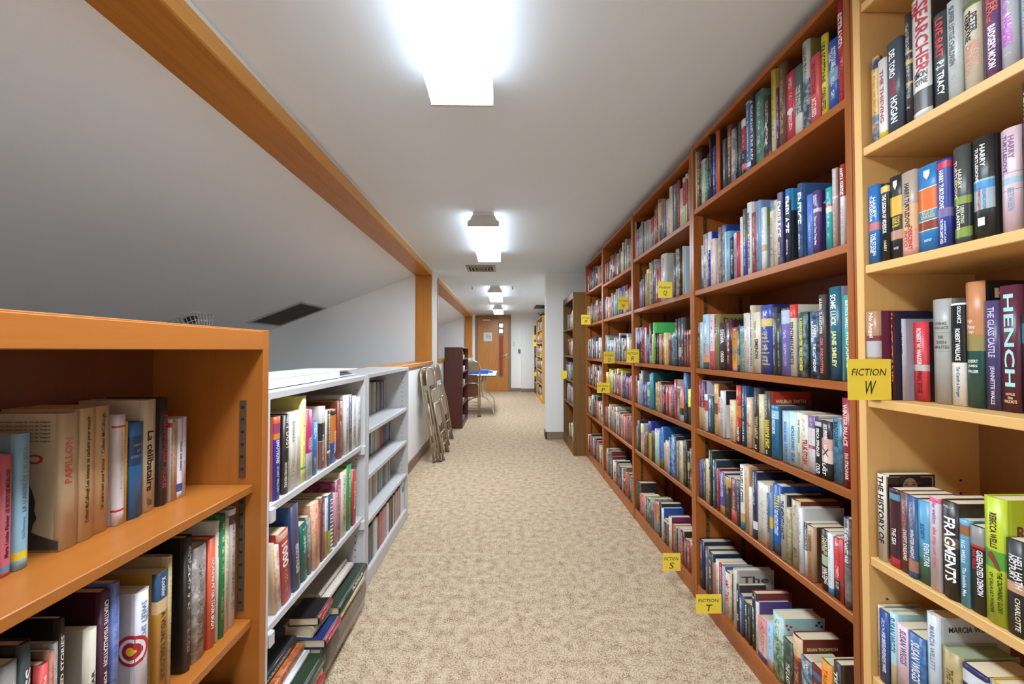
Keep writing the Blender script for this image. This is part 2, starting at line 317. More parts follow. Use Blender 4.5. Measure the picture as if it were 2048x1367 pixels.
for q in (1, .86, .72): z = (1-q)/.28*.13; b.tube([(-bw*q, -bw*q, z), (bw*q, -bw*q, z), (bw*q, bw*q, z), (-bw*q, bw*q, z), (-bw*q, -bw*q, z)], .003, 5)
b.build('wire_cage', plain('e4e4e0', .3, .2), g); MB().tube([(0, 0, 0), (0, 0, .03)], .05, 12).tube([(0, 0, .03), (0, 0, .05)], .025, 12).build('detector', plain('3a3a38', .5), g)
# ------------------------------------------------------------------ bookcases
def standard(parent, x, y, z0, z1, facing=-1, mat=None):
    """slotted metal strip let into a side panel that faces -Y"""
    b = MB().box((x-.008, y-.003, z0), (x+.008, y, z1)); z = z0+.02
    s_ = b.build('shelf_standard', mat or BRASS, parent); b = MB()
    while z < z1-.01: b.box((x-.004, y-.0042, z), (x+.004, y-.003, z+.006)); z += .032
    o = b.build('slot', DARK, s_); o['kind'] = 'stuff'
def peg_holes(parent, x, y, zs_, mat=DARK):
    b = MB()
    for z in zs_: b.tube([(x, y-.0012, z), (x, y+.002, z)], .003, 6)
    o = b.build('peg_hole', mat, parent); o['kind'] = 'stuff'
def bookcase(name, lab, xf, xb, y0, y1, z1, shelves, W, t=.02, st=.022, kick=.055, rail=0., group=None, inset=.004, topt=None, bev=.0015, back=None):
    """xf front plane, xb back plane (either side of it); shelves are top heights"""
    r = empty(name, (xf, (y0+y1)/2, 0), 0, lab, 'bookcase', group); s = 1 if xb > xf else -1; D = abs(xb-xf); w2 = (y1-y0)/2; topt = topt or st
    X = lambda d: s*d
    bx('side_panel', (X(0), -w2, 0), (X(D), -w2+t, z1), W['z'], r, bev); bx('side_panel', (X(0), w2-t, 0), (X(D), w2, z1), W['z'], r, bev)
    bx('back_panel', (X(D-.008), -w2+t, .02), (X(D), w2-t, z1-.004), back or W['z'], r)
    bx('top_panel', (X(.002), -w2+t, z1-topt), (X(D-.008), w2-t, z1-.001), W['y'], r, bev)
    if rail: bx('top_rail', (X(.0), -w2+t, z1-rail), (X(.018), w2-t, z1-.004), W['y'], r, bev)
    for z in shelves: bx('shelf', (X(inset), -w2+t+.001, z-st), (X(D-.009), w2-t-.001, z), W['y'], r, bev)
    if kick: bx('kick_board', (X(.003), -w2+t, .001), (X(.02), w2-t, kick), W['y'], r, bev)
    return r, w2
RSH = [.075, .489, .81, 1.095, 1.464]
BAYS = [(1.04, 1.953, 2.168, 1.854, 'red-brown bookcase beside the pale birch one, T note on it'), (1.955, 2.879, 2.15, 1.821, 'red-brown bookcase with the Q note, second from the birch bookcase'), (2.881, 3.769, 2.146, 1.787, 'red-brown bookcase with the N and O notes, third from the birch bookcase'), (3.771, 4.556, 2.132, 1.82, 'red-brown bookcase with the M note, last before the walnut one')]
for k, (a, c, z1, zt, lab) in enumerate(BAYS):
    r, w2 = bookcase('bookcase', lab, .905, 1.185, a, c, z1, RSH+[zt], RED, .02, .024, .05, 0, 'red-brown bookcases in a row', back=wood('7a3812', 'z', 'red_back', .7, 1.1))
    for za, zb in zip(RSH, RSH[1:]+[zt]):
        standard(r, .055, w2-.02, za+.004, zb-.03); standard(r, .225, w2-.02, za+.004, zb-.03)
    if k == 0: bx('filler_panel', (.001, -w2-.021, 0), (.28, -w2-.001, z1), RED['z'], r, .0015)
WSH = [.07, .386, .674, 1.061, 1.391, 1.686, 2.052]
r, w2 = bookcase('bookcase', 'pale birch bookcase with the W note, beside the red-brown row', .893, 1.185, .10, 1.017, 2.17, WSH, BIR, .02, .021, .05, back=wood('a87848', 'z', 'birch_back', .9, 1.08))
peg_holes(r, .045, w2-.02, [z+dz for z in WSH[1:] for dz in (.12, .152, .184)]); peg_holes(r, .235, w2-.02, [z+dz for z in WSH[1:] for dz in (.12, .152, .184)])
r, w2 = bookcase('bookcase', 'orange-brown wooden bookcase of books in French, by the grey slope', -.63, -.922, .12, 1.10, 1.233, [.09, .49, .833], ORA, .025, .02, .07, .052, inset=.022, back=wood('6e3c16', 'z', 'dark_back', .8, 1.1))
standard(r, -.05, w2-.025, .85, 1.05, mat=plain('5c4a38', .45, .3)); standard(r, -.05, w2-.025, .51, .80, mat=plain('5c4a38', .45, .3))
wb = {a: WHT for a in 'xyz'}
r, w2 = bookcase('bookcase', 'white bookcase between the orange bookcase and the one of video cases', -.65, -.925, 1.125, 1.93, 1.064, [.075, .415, .745], wb, .02, .022, .06, inset=.006)
for s in (-1, 1):
    for z in (.72, .38): bx('bracket', (-.03, s*(w2-.033) - .012, z-.02), (.006, s*(w2-.033)+.012, z+.02), WHT, r, .003)
peg_holes(r, -.04, w2-.02, [.1+.032*k for k in range(29) if abs(.1+.032*k-.42) > .04 and abs(.1+.032*k-.73) > .04])
r, w2 = bookcase('bookcase', 'white bookcase of video cases ending before the folding chairs', -.682, -.962, 2.045, 2.9, 1.062, [.078, .325, .552, .78], wb, .02, .022, .07, inset=.004)
peg_holes(r, -.04, w2-.02, [.12+.032*k for k in range(29)])
r, w2 = bookcase('bookcase', 'brown walnut bookcase standing proud of the red-brown row', .765, 1.05, 4.562, 5.34, 1.835, [.115, .555, .828, 1.115, 1.44], WAL, .02, .02, .09, .07)
r, w2 = bookcase('bookcase', 'dark mahogany low bookcase beyond the leaning folding chairs', -.64, -.916, 6.18, 7.12, 1.226, [.07, .36, .62, .85, 1.05], MAH, .02, .02, .05)
r, w2 = bookcase('bookcase', 'dark bookcase in the far corner by the door wall', .83, 1.1, 10.75, 11.5, 1.87, [.08, .42, .75, 1.08, 1.4], MAH, .02, .02, .06)
r, w2 = bookcase('bookcase', 'yellow pine bookcase in the far corner with notes on it', .82, 1.1, 9.0, 10.7, 1.96, [.08, .4, .72, 1.04, 1.36, 1.66], PIN, .022, .022, .06)
# ------------------------------------------------------------------ books
NAMES = {'black': '1f1d1c', 'charcoal': '3c3a3a', 'grey': '8e8c88', 'silver-grey': 'b4b4b2', 'white': 'e4e2de', 'cream': 'd8cbb0', 'tan': 'b89668', 'brown': '6a4a36', 'dark brown': '3c2a24', 'maroon': '582430', 'dark red': '8a2a34', 'red': 'c03440', 'coral': 'd8605a', 'pink': 'e0b0b4', 'orange': 'd87a30', 'yellow': 'dcc440', 'gold': 'c09640', 'lime': 'b4c834', 'olive': '84784a', 'green': '3a8a48', 'dark green': '284a3a', 'teal': '2c7a80', 'turquoise': '3aa8a4', 'pale blue': 'a8cada', 'light blue': '70aed0', 'blue': '2c66b0', 'navy': '24264e', 'slate': '465468', 'purple': '563a78', 'lavender': '9a90c4', 'violet-grey': '6a6480', 'grey-green': '5c7868', 'magenta': 'a82860'}
def cname(h):
    a = lin(h); f = lambda c: tuple(x**.4 for x in c)
    return min(NAMES, key=lambda n: sum((p-q)**2 for p, q in zip(f(a), f(lin(NAMES[n])))))
ORD = ['zeroth', 'first', 'second', 'third', 'fourth', 'fifth', 'sixth', 'seventh', 'eighth', 'ninth', 'tenth', 'eleventh', 'twelfth', 'thirteenth', 'fourteenth', 'fifteenth', 'sixteenth']
class Bag:
    """vertex, face, colour and material lists for book shaped meshes"""
    def __init__(s): s.v = []; s.f = []; s.c = []; s.k = []; s.m = []; s.p = []; s.mi = []
    def face(s, idx, col, ink, mot, par, mi=0): s.f.append(idx); s.c.append(col); s.k.append(ink); s.m.append(mot); s.p.append(par); s.mi.append(mi)
    def mesh(s, name, mats):
        me = bpy.data.meshes.new(name); me.from_pydata(s.v, [], s.f); me.update()
        for nm, src in (('Col', s.c), ('Ink', s.k), ('Mot', s.m), ('Par', s.p)):
            at = me.attributes.new(nm, 'FLOAT_COLOR', 'CORNER'); flat = []
            for i, q in enumerate(s.f):
                d_ = src[i]
                for j in range(len(q)): flat.extend(d_[j] if isinstance(d_[0], tuple) else d_)
            at.data.foreach_set('color', flat)
        me.polygons.foreach_set('material_index', s.mi); me.polygons.foreach_set('use_smooth', [isinstance(p[0], tuple) for p in s.p])
        for m in mats: me.materials.append(m)
        return me
def parse(spec):
    """'col [hb] k=v ... t=A|col|v0|v1|u|s|d/B|...' -> dict"""
    d_ = {}
    if ' t=' in spec:
        a, b_ = spec.split(' t=', 1)
        import re
        mm = re.search(r' (?=(?:hb$|hb |x=|b=|m=|i=|cv=|ct=|cb=|cc=|sh=|n=|pg=|tl=|lines=|fl=))', b_)
        rest = ''
        if mm: rest = b_[mm.start():]; b_ = b_[:mm.start()]
        d_['t'] = [q.split('|') for q in b_.strip().split('/')]; spec = a+rest
    if ' ct=' in spec:
        import re
        mm = re.search(r' ct=(.*?)(?= (?:hb|x=|b=|m=|i=|cv=|cb=|cc=|sh=|n=|pg=|tl=|lines=|fl=)|$)', spec); d_['ct'] = mm.group(1).split('|'); spec = spec[:mm.start()]+spec[mm.end():]
    tk = spec.split(); d_['col'] = tk[0]
    for q in tk[1:]:
        if '=' in q: k, v_ = q.split('=', 1); d_[k] = v_
        else: d_[q] = 1
    return d_
def book_geo(B, th, h, d_, dep, M=None, vis=-1, pages=False):
    hb = 'hb' in d_; wth = .0022 if hb else .0007; t2 = th/2; wth = min(wth, th*.2)
    col = (*lin(d_['col']), 1.); cv = (*lin(d_.get('cv', d_['col'])), 1.); seed = random.random()
    ink = (*lin(d_['i']), 1.) if 'i' in d_ else ((.5, .5, .5, 0.) if 't' in d_ else (*(lin('d8d0c0') if sum(col[:3]) < .6 else lin('3c3834')), .85))
    mot = (*lin(d_['m']), .85) if 'm' in d_ else (0, 0, 0, 0.)
    bl = [(float(q.split(':')[0].split('-')[0]), float(q.split(':')[0].split('-')[1]), (*lin(q.split(':')[1]), 1.)) for q in d_['b'].split(',')] if 'b' in d_ else []
    cb = (*lin(d_['cb']), 1.) if 'cb' in d_ else None
    vs = sorted({0., 1., *[x for q in bl for x in q[:2]], *([.3] if cb else [])})
    bul = .0022 if hb else .0008; off = .004 if hb else .001
    prof = [(dep, -t2), (.012, -t2)] + ([(.007, -t2+min(.0014, th*.1))] if hb else []) + [(off, -t2*.99)] + [(off-bul*(1-(k/2)**2)-off+bul*.0+ (off-0)*((k/2)**2)*.9, k/2*t2*.9) for k in (-1, 0, 1)] + [(off, t2*.99)] + ([(.007, t2-min(.0014, th*.1))] if hb else []) + [(.012, t2), (dep, t2)]
    n = len(prof); s0 = 3 if hb else 2; s1 = n-3 if hb else n-2          # spine runs between these profile points
    inn = [(dep, -t2+wth), (.006, -t2+wth), (.006, t2-wth), (dep, t2-wth)]
    T = (lambda p: tuple(M @ Vector(p))) if M is not None else (lambda p: p)
    base = len(B.v); N = h/max(.006, min(.02, th*.42))
    for v_ in vs:
        for x, y in prof: B.v.append(T((x, y, h*(1-v_))))
    for a in range(len(vs)-1):
        va, vb = vs[a], vs[a+1]; vm_ = (va+vb)/2; sc = col
        for p, q, c in bl:
            if p <= vm_ <= q: sc = c
        for k in range(n-1):
            i0 = base+a*n+k; i1 = base+(a+1)*n+k; idx = (i0, i0+1, i1+1, i1)
            if s0-1 <= k < s1:
                ua, ub = (prof[k][1]/th+.5), (prof[k+1][1]/th+.5)
                par = ((seed, N, ua, va), (seed, N, ub, va), (seed, N, ub, vb), (seed, N, ua, vb)); B.face(idx, sc, ink, mot, par)
            else:
                c = cv
                if cb and vm_ < .3: c = cb
                B.face(idx, c, ink, (mot[0], mot[1], mot[2], mot[3]*(.0 if 'cv' in d_ else 1)), (seed, N, -1., -1.))
    ib = len(B.v)
    for z in (h, 0.):
        for x, y in inn: B.v.append(T((x, y, z)))
    par = (seed, N, -1., -1.); no = (0, 0, 0, 0.)
    for k in range(3): B.face((ib+k+1, ib+k, ib+4+k, ib+5+k), cv, ink, no, par)
    top = [base+k for k in range(n)]; bot = [base+(len(vs)-1)*n+k for k in range(n)]
    B.face(tuple(top[::-1])+(ib, ib+1, ib+2, ib+3), cv, ink, no, par); B.face(tuple(bot)+(ib+7, ib+6, ib+5, ib+4), cv, ink, no, par)
    for e, f_ in ((0, 0), (n-1, 3)): B.face((top[e], bot[e], ib+4+f_, ib+f_) if e else (bot[e], top[e], ib+f_, ib+4+f_), cv, ink, no, par)
    ov = .003 if hb else .0004
    P = (.0065, -t2+wth+.0002, ov, dep-.0015-(.003 if hb else 0), t2-wth-.0002, h-ov)
    if pages:
        q = len(B.v); x0, y0, z0, x1, y1, z1 = P
        for p in ((x0,y0,z0),(x1,y0,z0),(x1,y1,z0),(x0,y1,z0),(x0,y0,z1),(x1,y0,z1),(x1,y1,z1),(x0,y1,z1)): B.v.append(T(p))
        for f in ((3,2,1,0),(4,5,6,7),(0,1,5,4),(1,2,6,5),(2,3,7,6),(3,0,4,7)): B.face(tuple(q+i for i in f), col, ink, no, par, 1)
    return P
def disc(name, col, c, u, v_, ru, rv, parent, n=18, x=-.0012, r_in=0.):
    """flat ellipse (or ring) printed on a spine: c=(y,z) centre"""
    b = MB(); out = [(x, c[0]+ru*math.cos(2*math.pi*k/n), c[1]+rv*math.sin(2*math.pi*k/n)) for k in range(n)]
    b.quad(*out); return b.build(name, plain(col, .4, 0., 'ink'), parent)
def poly(name, col, pts, parent): return MB().quad(*pts).build(name, plain(col, .4, 0., 'ink'), parent)
def depth_of(h, d_): return min(d_.get('dp', 1), _dep(h, d_))
def _dep(h, d_): return min(.165, max(.105, h*.66)) if 'hb' in d_ else min(.15, max(.1, h*.6))
NBOOK = 0
def make_book(th, h, d_, loc, rz, vis, label, group, tilt=0., mat=None):
    global NBOOK
    NBOOK += 1
    dep = depth_of(h, d_); B = Bag(); P = book_geo(B, th, h, d_, dep, None, vis)
    o = link('book', B.mesh('book', [BOOK])); tag(o, label, 'book', group)
    if mat is not None: o.matrix_world = mat
    else: o.location = loc; o.rotation_euler = (tilt, 0, rz)
    pg = d_.get('pg'); pm = PAGE
    if pg: pm = PG.setdefault(pg, page_mat(pg))
    bx('page_block', P[:3], P[3:], pm, o)
    wr = (th, .0022, .004) if 'hb' in d_ else (th, .0008, .001); ex = -(wr[1]+.0007)
    Y = lambda u: th*(.5-u)          # u counted from the reader's left edge of the spine
    for q in d_.get('t', []):
        s, c, v0, v1, u, us, di = q; v0, v1, u, us = float(v0), float(v1), float(u), float(us); x = -.0014 if 'hb' in d_ else -.0012
        if di == 'd': lettering(s, c, (x, Y(u), h*(1-v0)), (0, 0, -1), (0, -1, 0), h*(v1-v0), th*min(.86, us*1.12), o, wrap=wr)
        elif di == 'u': lettering(s, c, (x, Y(u), h*(1-v1)), (0, 0, 1), (0, 1, 0), h*(v1-v0), th*min(.86, us*1.12), o, wrap=wr)
        else: lettering(s, c, (x, Y(u-us/2), h*(1-(v0+v1)/2)), (0, -1, 0), (0, 0, 1), th*us, h*(v1-v0), o, wrap=wr)
    yv = vis*(th/2+.0006); ax = Vector((1, 0, 0)) if vis < 0 else Vector((-1, 0, 0))
    def cover_pt(fx, fz): # fraction across the visible cover from the reader's left, and from the top
        return Vector(((fx if vis < 0 else 1-fx)*dep, yv, h*(1-fz)))
    if 'ct' in d_:
        q = d_['ct']; v0 = float(q[2]) if len(q) > 2 else .08; L = dep*.72; hh = min(.026, L/max(3, len(q[0]))*1.5)
        lettering(q[0], q[1], cover_pt(.14, v0+hh/2/h), ax, (0, 0, 1), L, hh, o, 'cover_lettering')
    cc = d_.get('cc')
    def cpoly(name, col, pts): return poly(name, col, [cover_pt(*p)+Vector((0, vis*.0003*k_, 0)) for p in pts], o)
    k_ = 1
    if cc == 'papillon':
        for r_ in range(7): lettering('qui raconte sans cesse la vie du bagne', '3a3024', cover_pt(.06, .06+.028*r_), ax, (0, 0, 1), dep*(.8 if r_ < 6 else .5), .0035, o, 'cover_lettering')
        cpoly('portrait', '4a443c', [(.42, .52), (.5, .44), (.58, .47), (.66, .56), (.7, .64), (.69, .7), (.72, .76), (.68, .8), (.66, .86), (.74, .88), (.98, .93), (.98, .99), (.02, .99), (.02, .6), (.2, .5)])
        cpoly('badge', 'b83a34', [(.68+.1*math.cos(a), .33+.035*math.sin(a)) for a in [2*math.pi*j/16 for j in range(16)]])
        k_ = 2; cpoly('badge', 'cbb898', [(.68+.065*math.cos(a), .33+.02*math.sin(a)) for a in [2*math.pi*j/16 for j in range(16)]])
    if cc == 'portrait':
        cpoly('frame_line', 'a07840', [(.04, .02), (.96, .02), (.96, .96), (.04, .96)]); k_ = 2; cpoly('portrait', '1c1412', [(.07, .03), (.93, .03), (.93, .95), (.07, .95)])
        k_ = 3; cpoly('portrait', '94705a', [(.5+.17*math.cos(a), .22+.19*math.sin(a)) for a in [2*math.pi*j/18 for j in range(18)]])
        k_ = 4
        for fx in (.43, .57):
            cpoly('portrait', '5a3c30', [(fx+.045*math.cos(a), .088+.005*math.sin(a)) for a in [2*math.pi*j/10 for j in range(10)]]); cpoly('portrait', '2a1a16', [(fx+.04*math.cos(a), .112+.007*math.sin(a)) for a in [2*math.pi*j/10 for j in range(10)]])
        k_ = 5; cpoly('portrait', '1c1412', [(.3, .02), (.7, .02), (.66, .1), (.62, .05), (.5, .035), (.4, .05), (.35, .1), (.32, .26)])
    if cc == 'redshape': cpoly('cover_shape', 'a82420', [(.25, .14), (.4, .12), (.66, .3), (.78, .46), (.74, .62), (.6, .8), (.3, .8), (.22, .5)])
    if 'fl' in d_:
        k_ = 1
        for fx, fz in ((.1, .1), (.14, .16), (.2, .12), (.86, .06), (.8, .1), (.92, .12)): cpoly('flower', ('a83048', '3a2a24')[fx > .5], [(fx+.035*math.cos(a), fz+.018*math.sin(a)) for a in [2*math.pi*j/8 for j in range(8)]])
    sh = d_.get('sh'); Z = lambda v_: h*(1-v_)
    if sh == 'target':   # printed round the edge, partly on the cover and partly on the spine
        for k, (rad, c) in enumerate(((1., 'b42634'), (.78, 'e4dede'), (.56, 'a82430'), (.28, 'e0b428'))):
            rr_ = .027*rad; zc = h*.56; e = .0006*(k+1); b_ = MB(); N_ = 24; prev = None
            for j in range(N_+1):
                sx = .007-rr_*math.cos(math.pi*j/N_); hz = 1.05*math.sqrt(max(0, rr_*rr_-(sx-.007)**2))
                if sx >= 0: p = (wr[2]+sx, vis*(th/2+e))
                else:
                    a_ = abs(th*.495+sx); f_ = (-.75*wr[1]+.225*wr[2])+(wr[2]-(-.75*wr[1]+.225*wr[2]))*(a_-.225*th)/(.27*th) if a_ > .225*th else -wr[1]
                    p = (f_-e, vis*(th*.495+sx))
                cur = ((p[0], p[1], zc-hz-1e-5), (p[0], p[1], zc+hz+1e-5))
                if prev: b_.quad(prev[0], cur[0], cur[1], prev[1])
                prev = cur
            b_.build('emblem', plain(c, .4, 0., 'ink'), o)
    if sh == 'oval': disc('emblem', 'e8dcd8', (0, Z(.58)), 0, 0, th*.34, h*.045, o, x=ex)
    if sh == 'shield': poly('emblem', 'e4e8ec', [(ex, th*y_, Z(z_)) for y_, z_ in ((.16, .06), (-.16, .06), (-.16, .12), (0, .17), (.16, .12))], o)
    if sh == 'bird':
        for v_ in (.46, .72): poly('emblem', 'd8d4cc', [(ex, th*y_, Z(v_+z_)) for y_, z_ in ((.1, -.1), (.02, -.02), (-.25, -.06), (-.06, .02), (-.2, .07), (.1, .04), (.34, .1), (.14, 0))], o)
    if sh == 'cross':
        for s_ in (1, -1): poly('emblem', '2a2626', [(ex, s_*th*y_, Z(z_)) for y_, z_ in ((.34, .48), (.28, .47), (-.34, .6), (-.28, .61))], o)
    if sh == 'box': poly('emblem', 'd8d4cc', [(ex, th*y_, Z(z_)) for y_, z_ in ((.17, .8), (-.17, .8), (-.17, .88), (.17, .88))], o)
    if sh == 'figure': poly('emblem', '8a3c30', [(ex, th*y_, Z(z_)) for y_, z_ in ((.2, .44), (.05, .43), (-.1, .48), (-.22, .52), (-.28, .57), (-.1, .55), (.05, .51), (.22, .48))], o)
    if sh == 'spiral':
        b = MB()
        for k in range(14): z = h*(.06+.065*k); b.tube([(-.004, -th*.3, z), (-.007, -th*.1, z+.002), (-.007, th*.1, z+.003), (-.003, th*.3, z+.002)], .0013, 5)
        b.build('spiral_binding', plain('e0e0e0', .4), o)
    if 'lines' in d_:
        for k, s in enumerate(('THE YELLOW DOG', 'LIBERTY BAR', 'THE HOTEL', 'THE LODGER', 'THE PATIENT', 'SUNDAY', 'THE ACCOMPLICES', 'STRIPTEASE', 'THE RULES')): lettering(s, d_['lines'], (-.0014, th*.36, h*(.58-.055*k)), (0, -1, 0), (0, 0, 1), th*.7*(.7+.3*((k*7) % 3)/2), h*.022, o, wrap=wr)
    return o
SH = {'T1': ('top', 'T'), 'T2': ('second', 'T'), 'T3': ('third', 'T'), 'T4': ('fourth', 'T'), 'T5': ('fifth', 'T'), 'T6': ('bottom', 'T'),
      'W1': ('top', 'W'), 'W2': ('second', 'W'), 'W3': ('third', 'W'), 'W4': ('fourth', 'W'), 'W5': ('lowest', 'W'),
      'L1': ('upper', 'L'), 'L2': ('lower', 'L'), 'V1': ('upper', 'V'), 'V2': ('middle', 'V')}
CASE = {'T': ('red-brown bookcase by birch', 'birch end', 'far end'), 'W': ('birch bookcase', 'near end', 'red-brown end'), 'L': ('orange bookcase', 'near end', 'white end'), 'V': ('white bookcase', 'orange end', 'video end')}
def num(n): return ORD[n] if n < len(ORD) else str(n)+'th'
LIM = {'T': (1.064, 1.9275), 'W': (.14, .994), 'L': (.15, 1.069), 'V': (1.148, 1.908)}
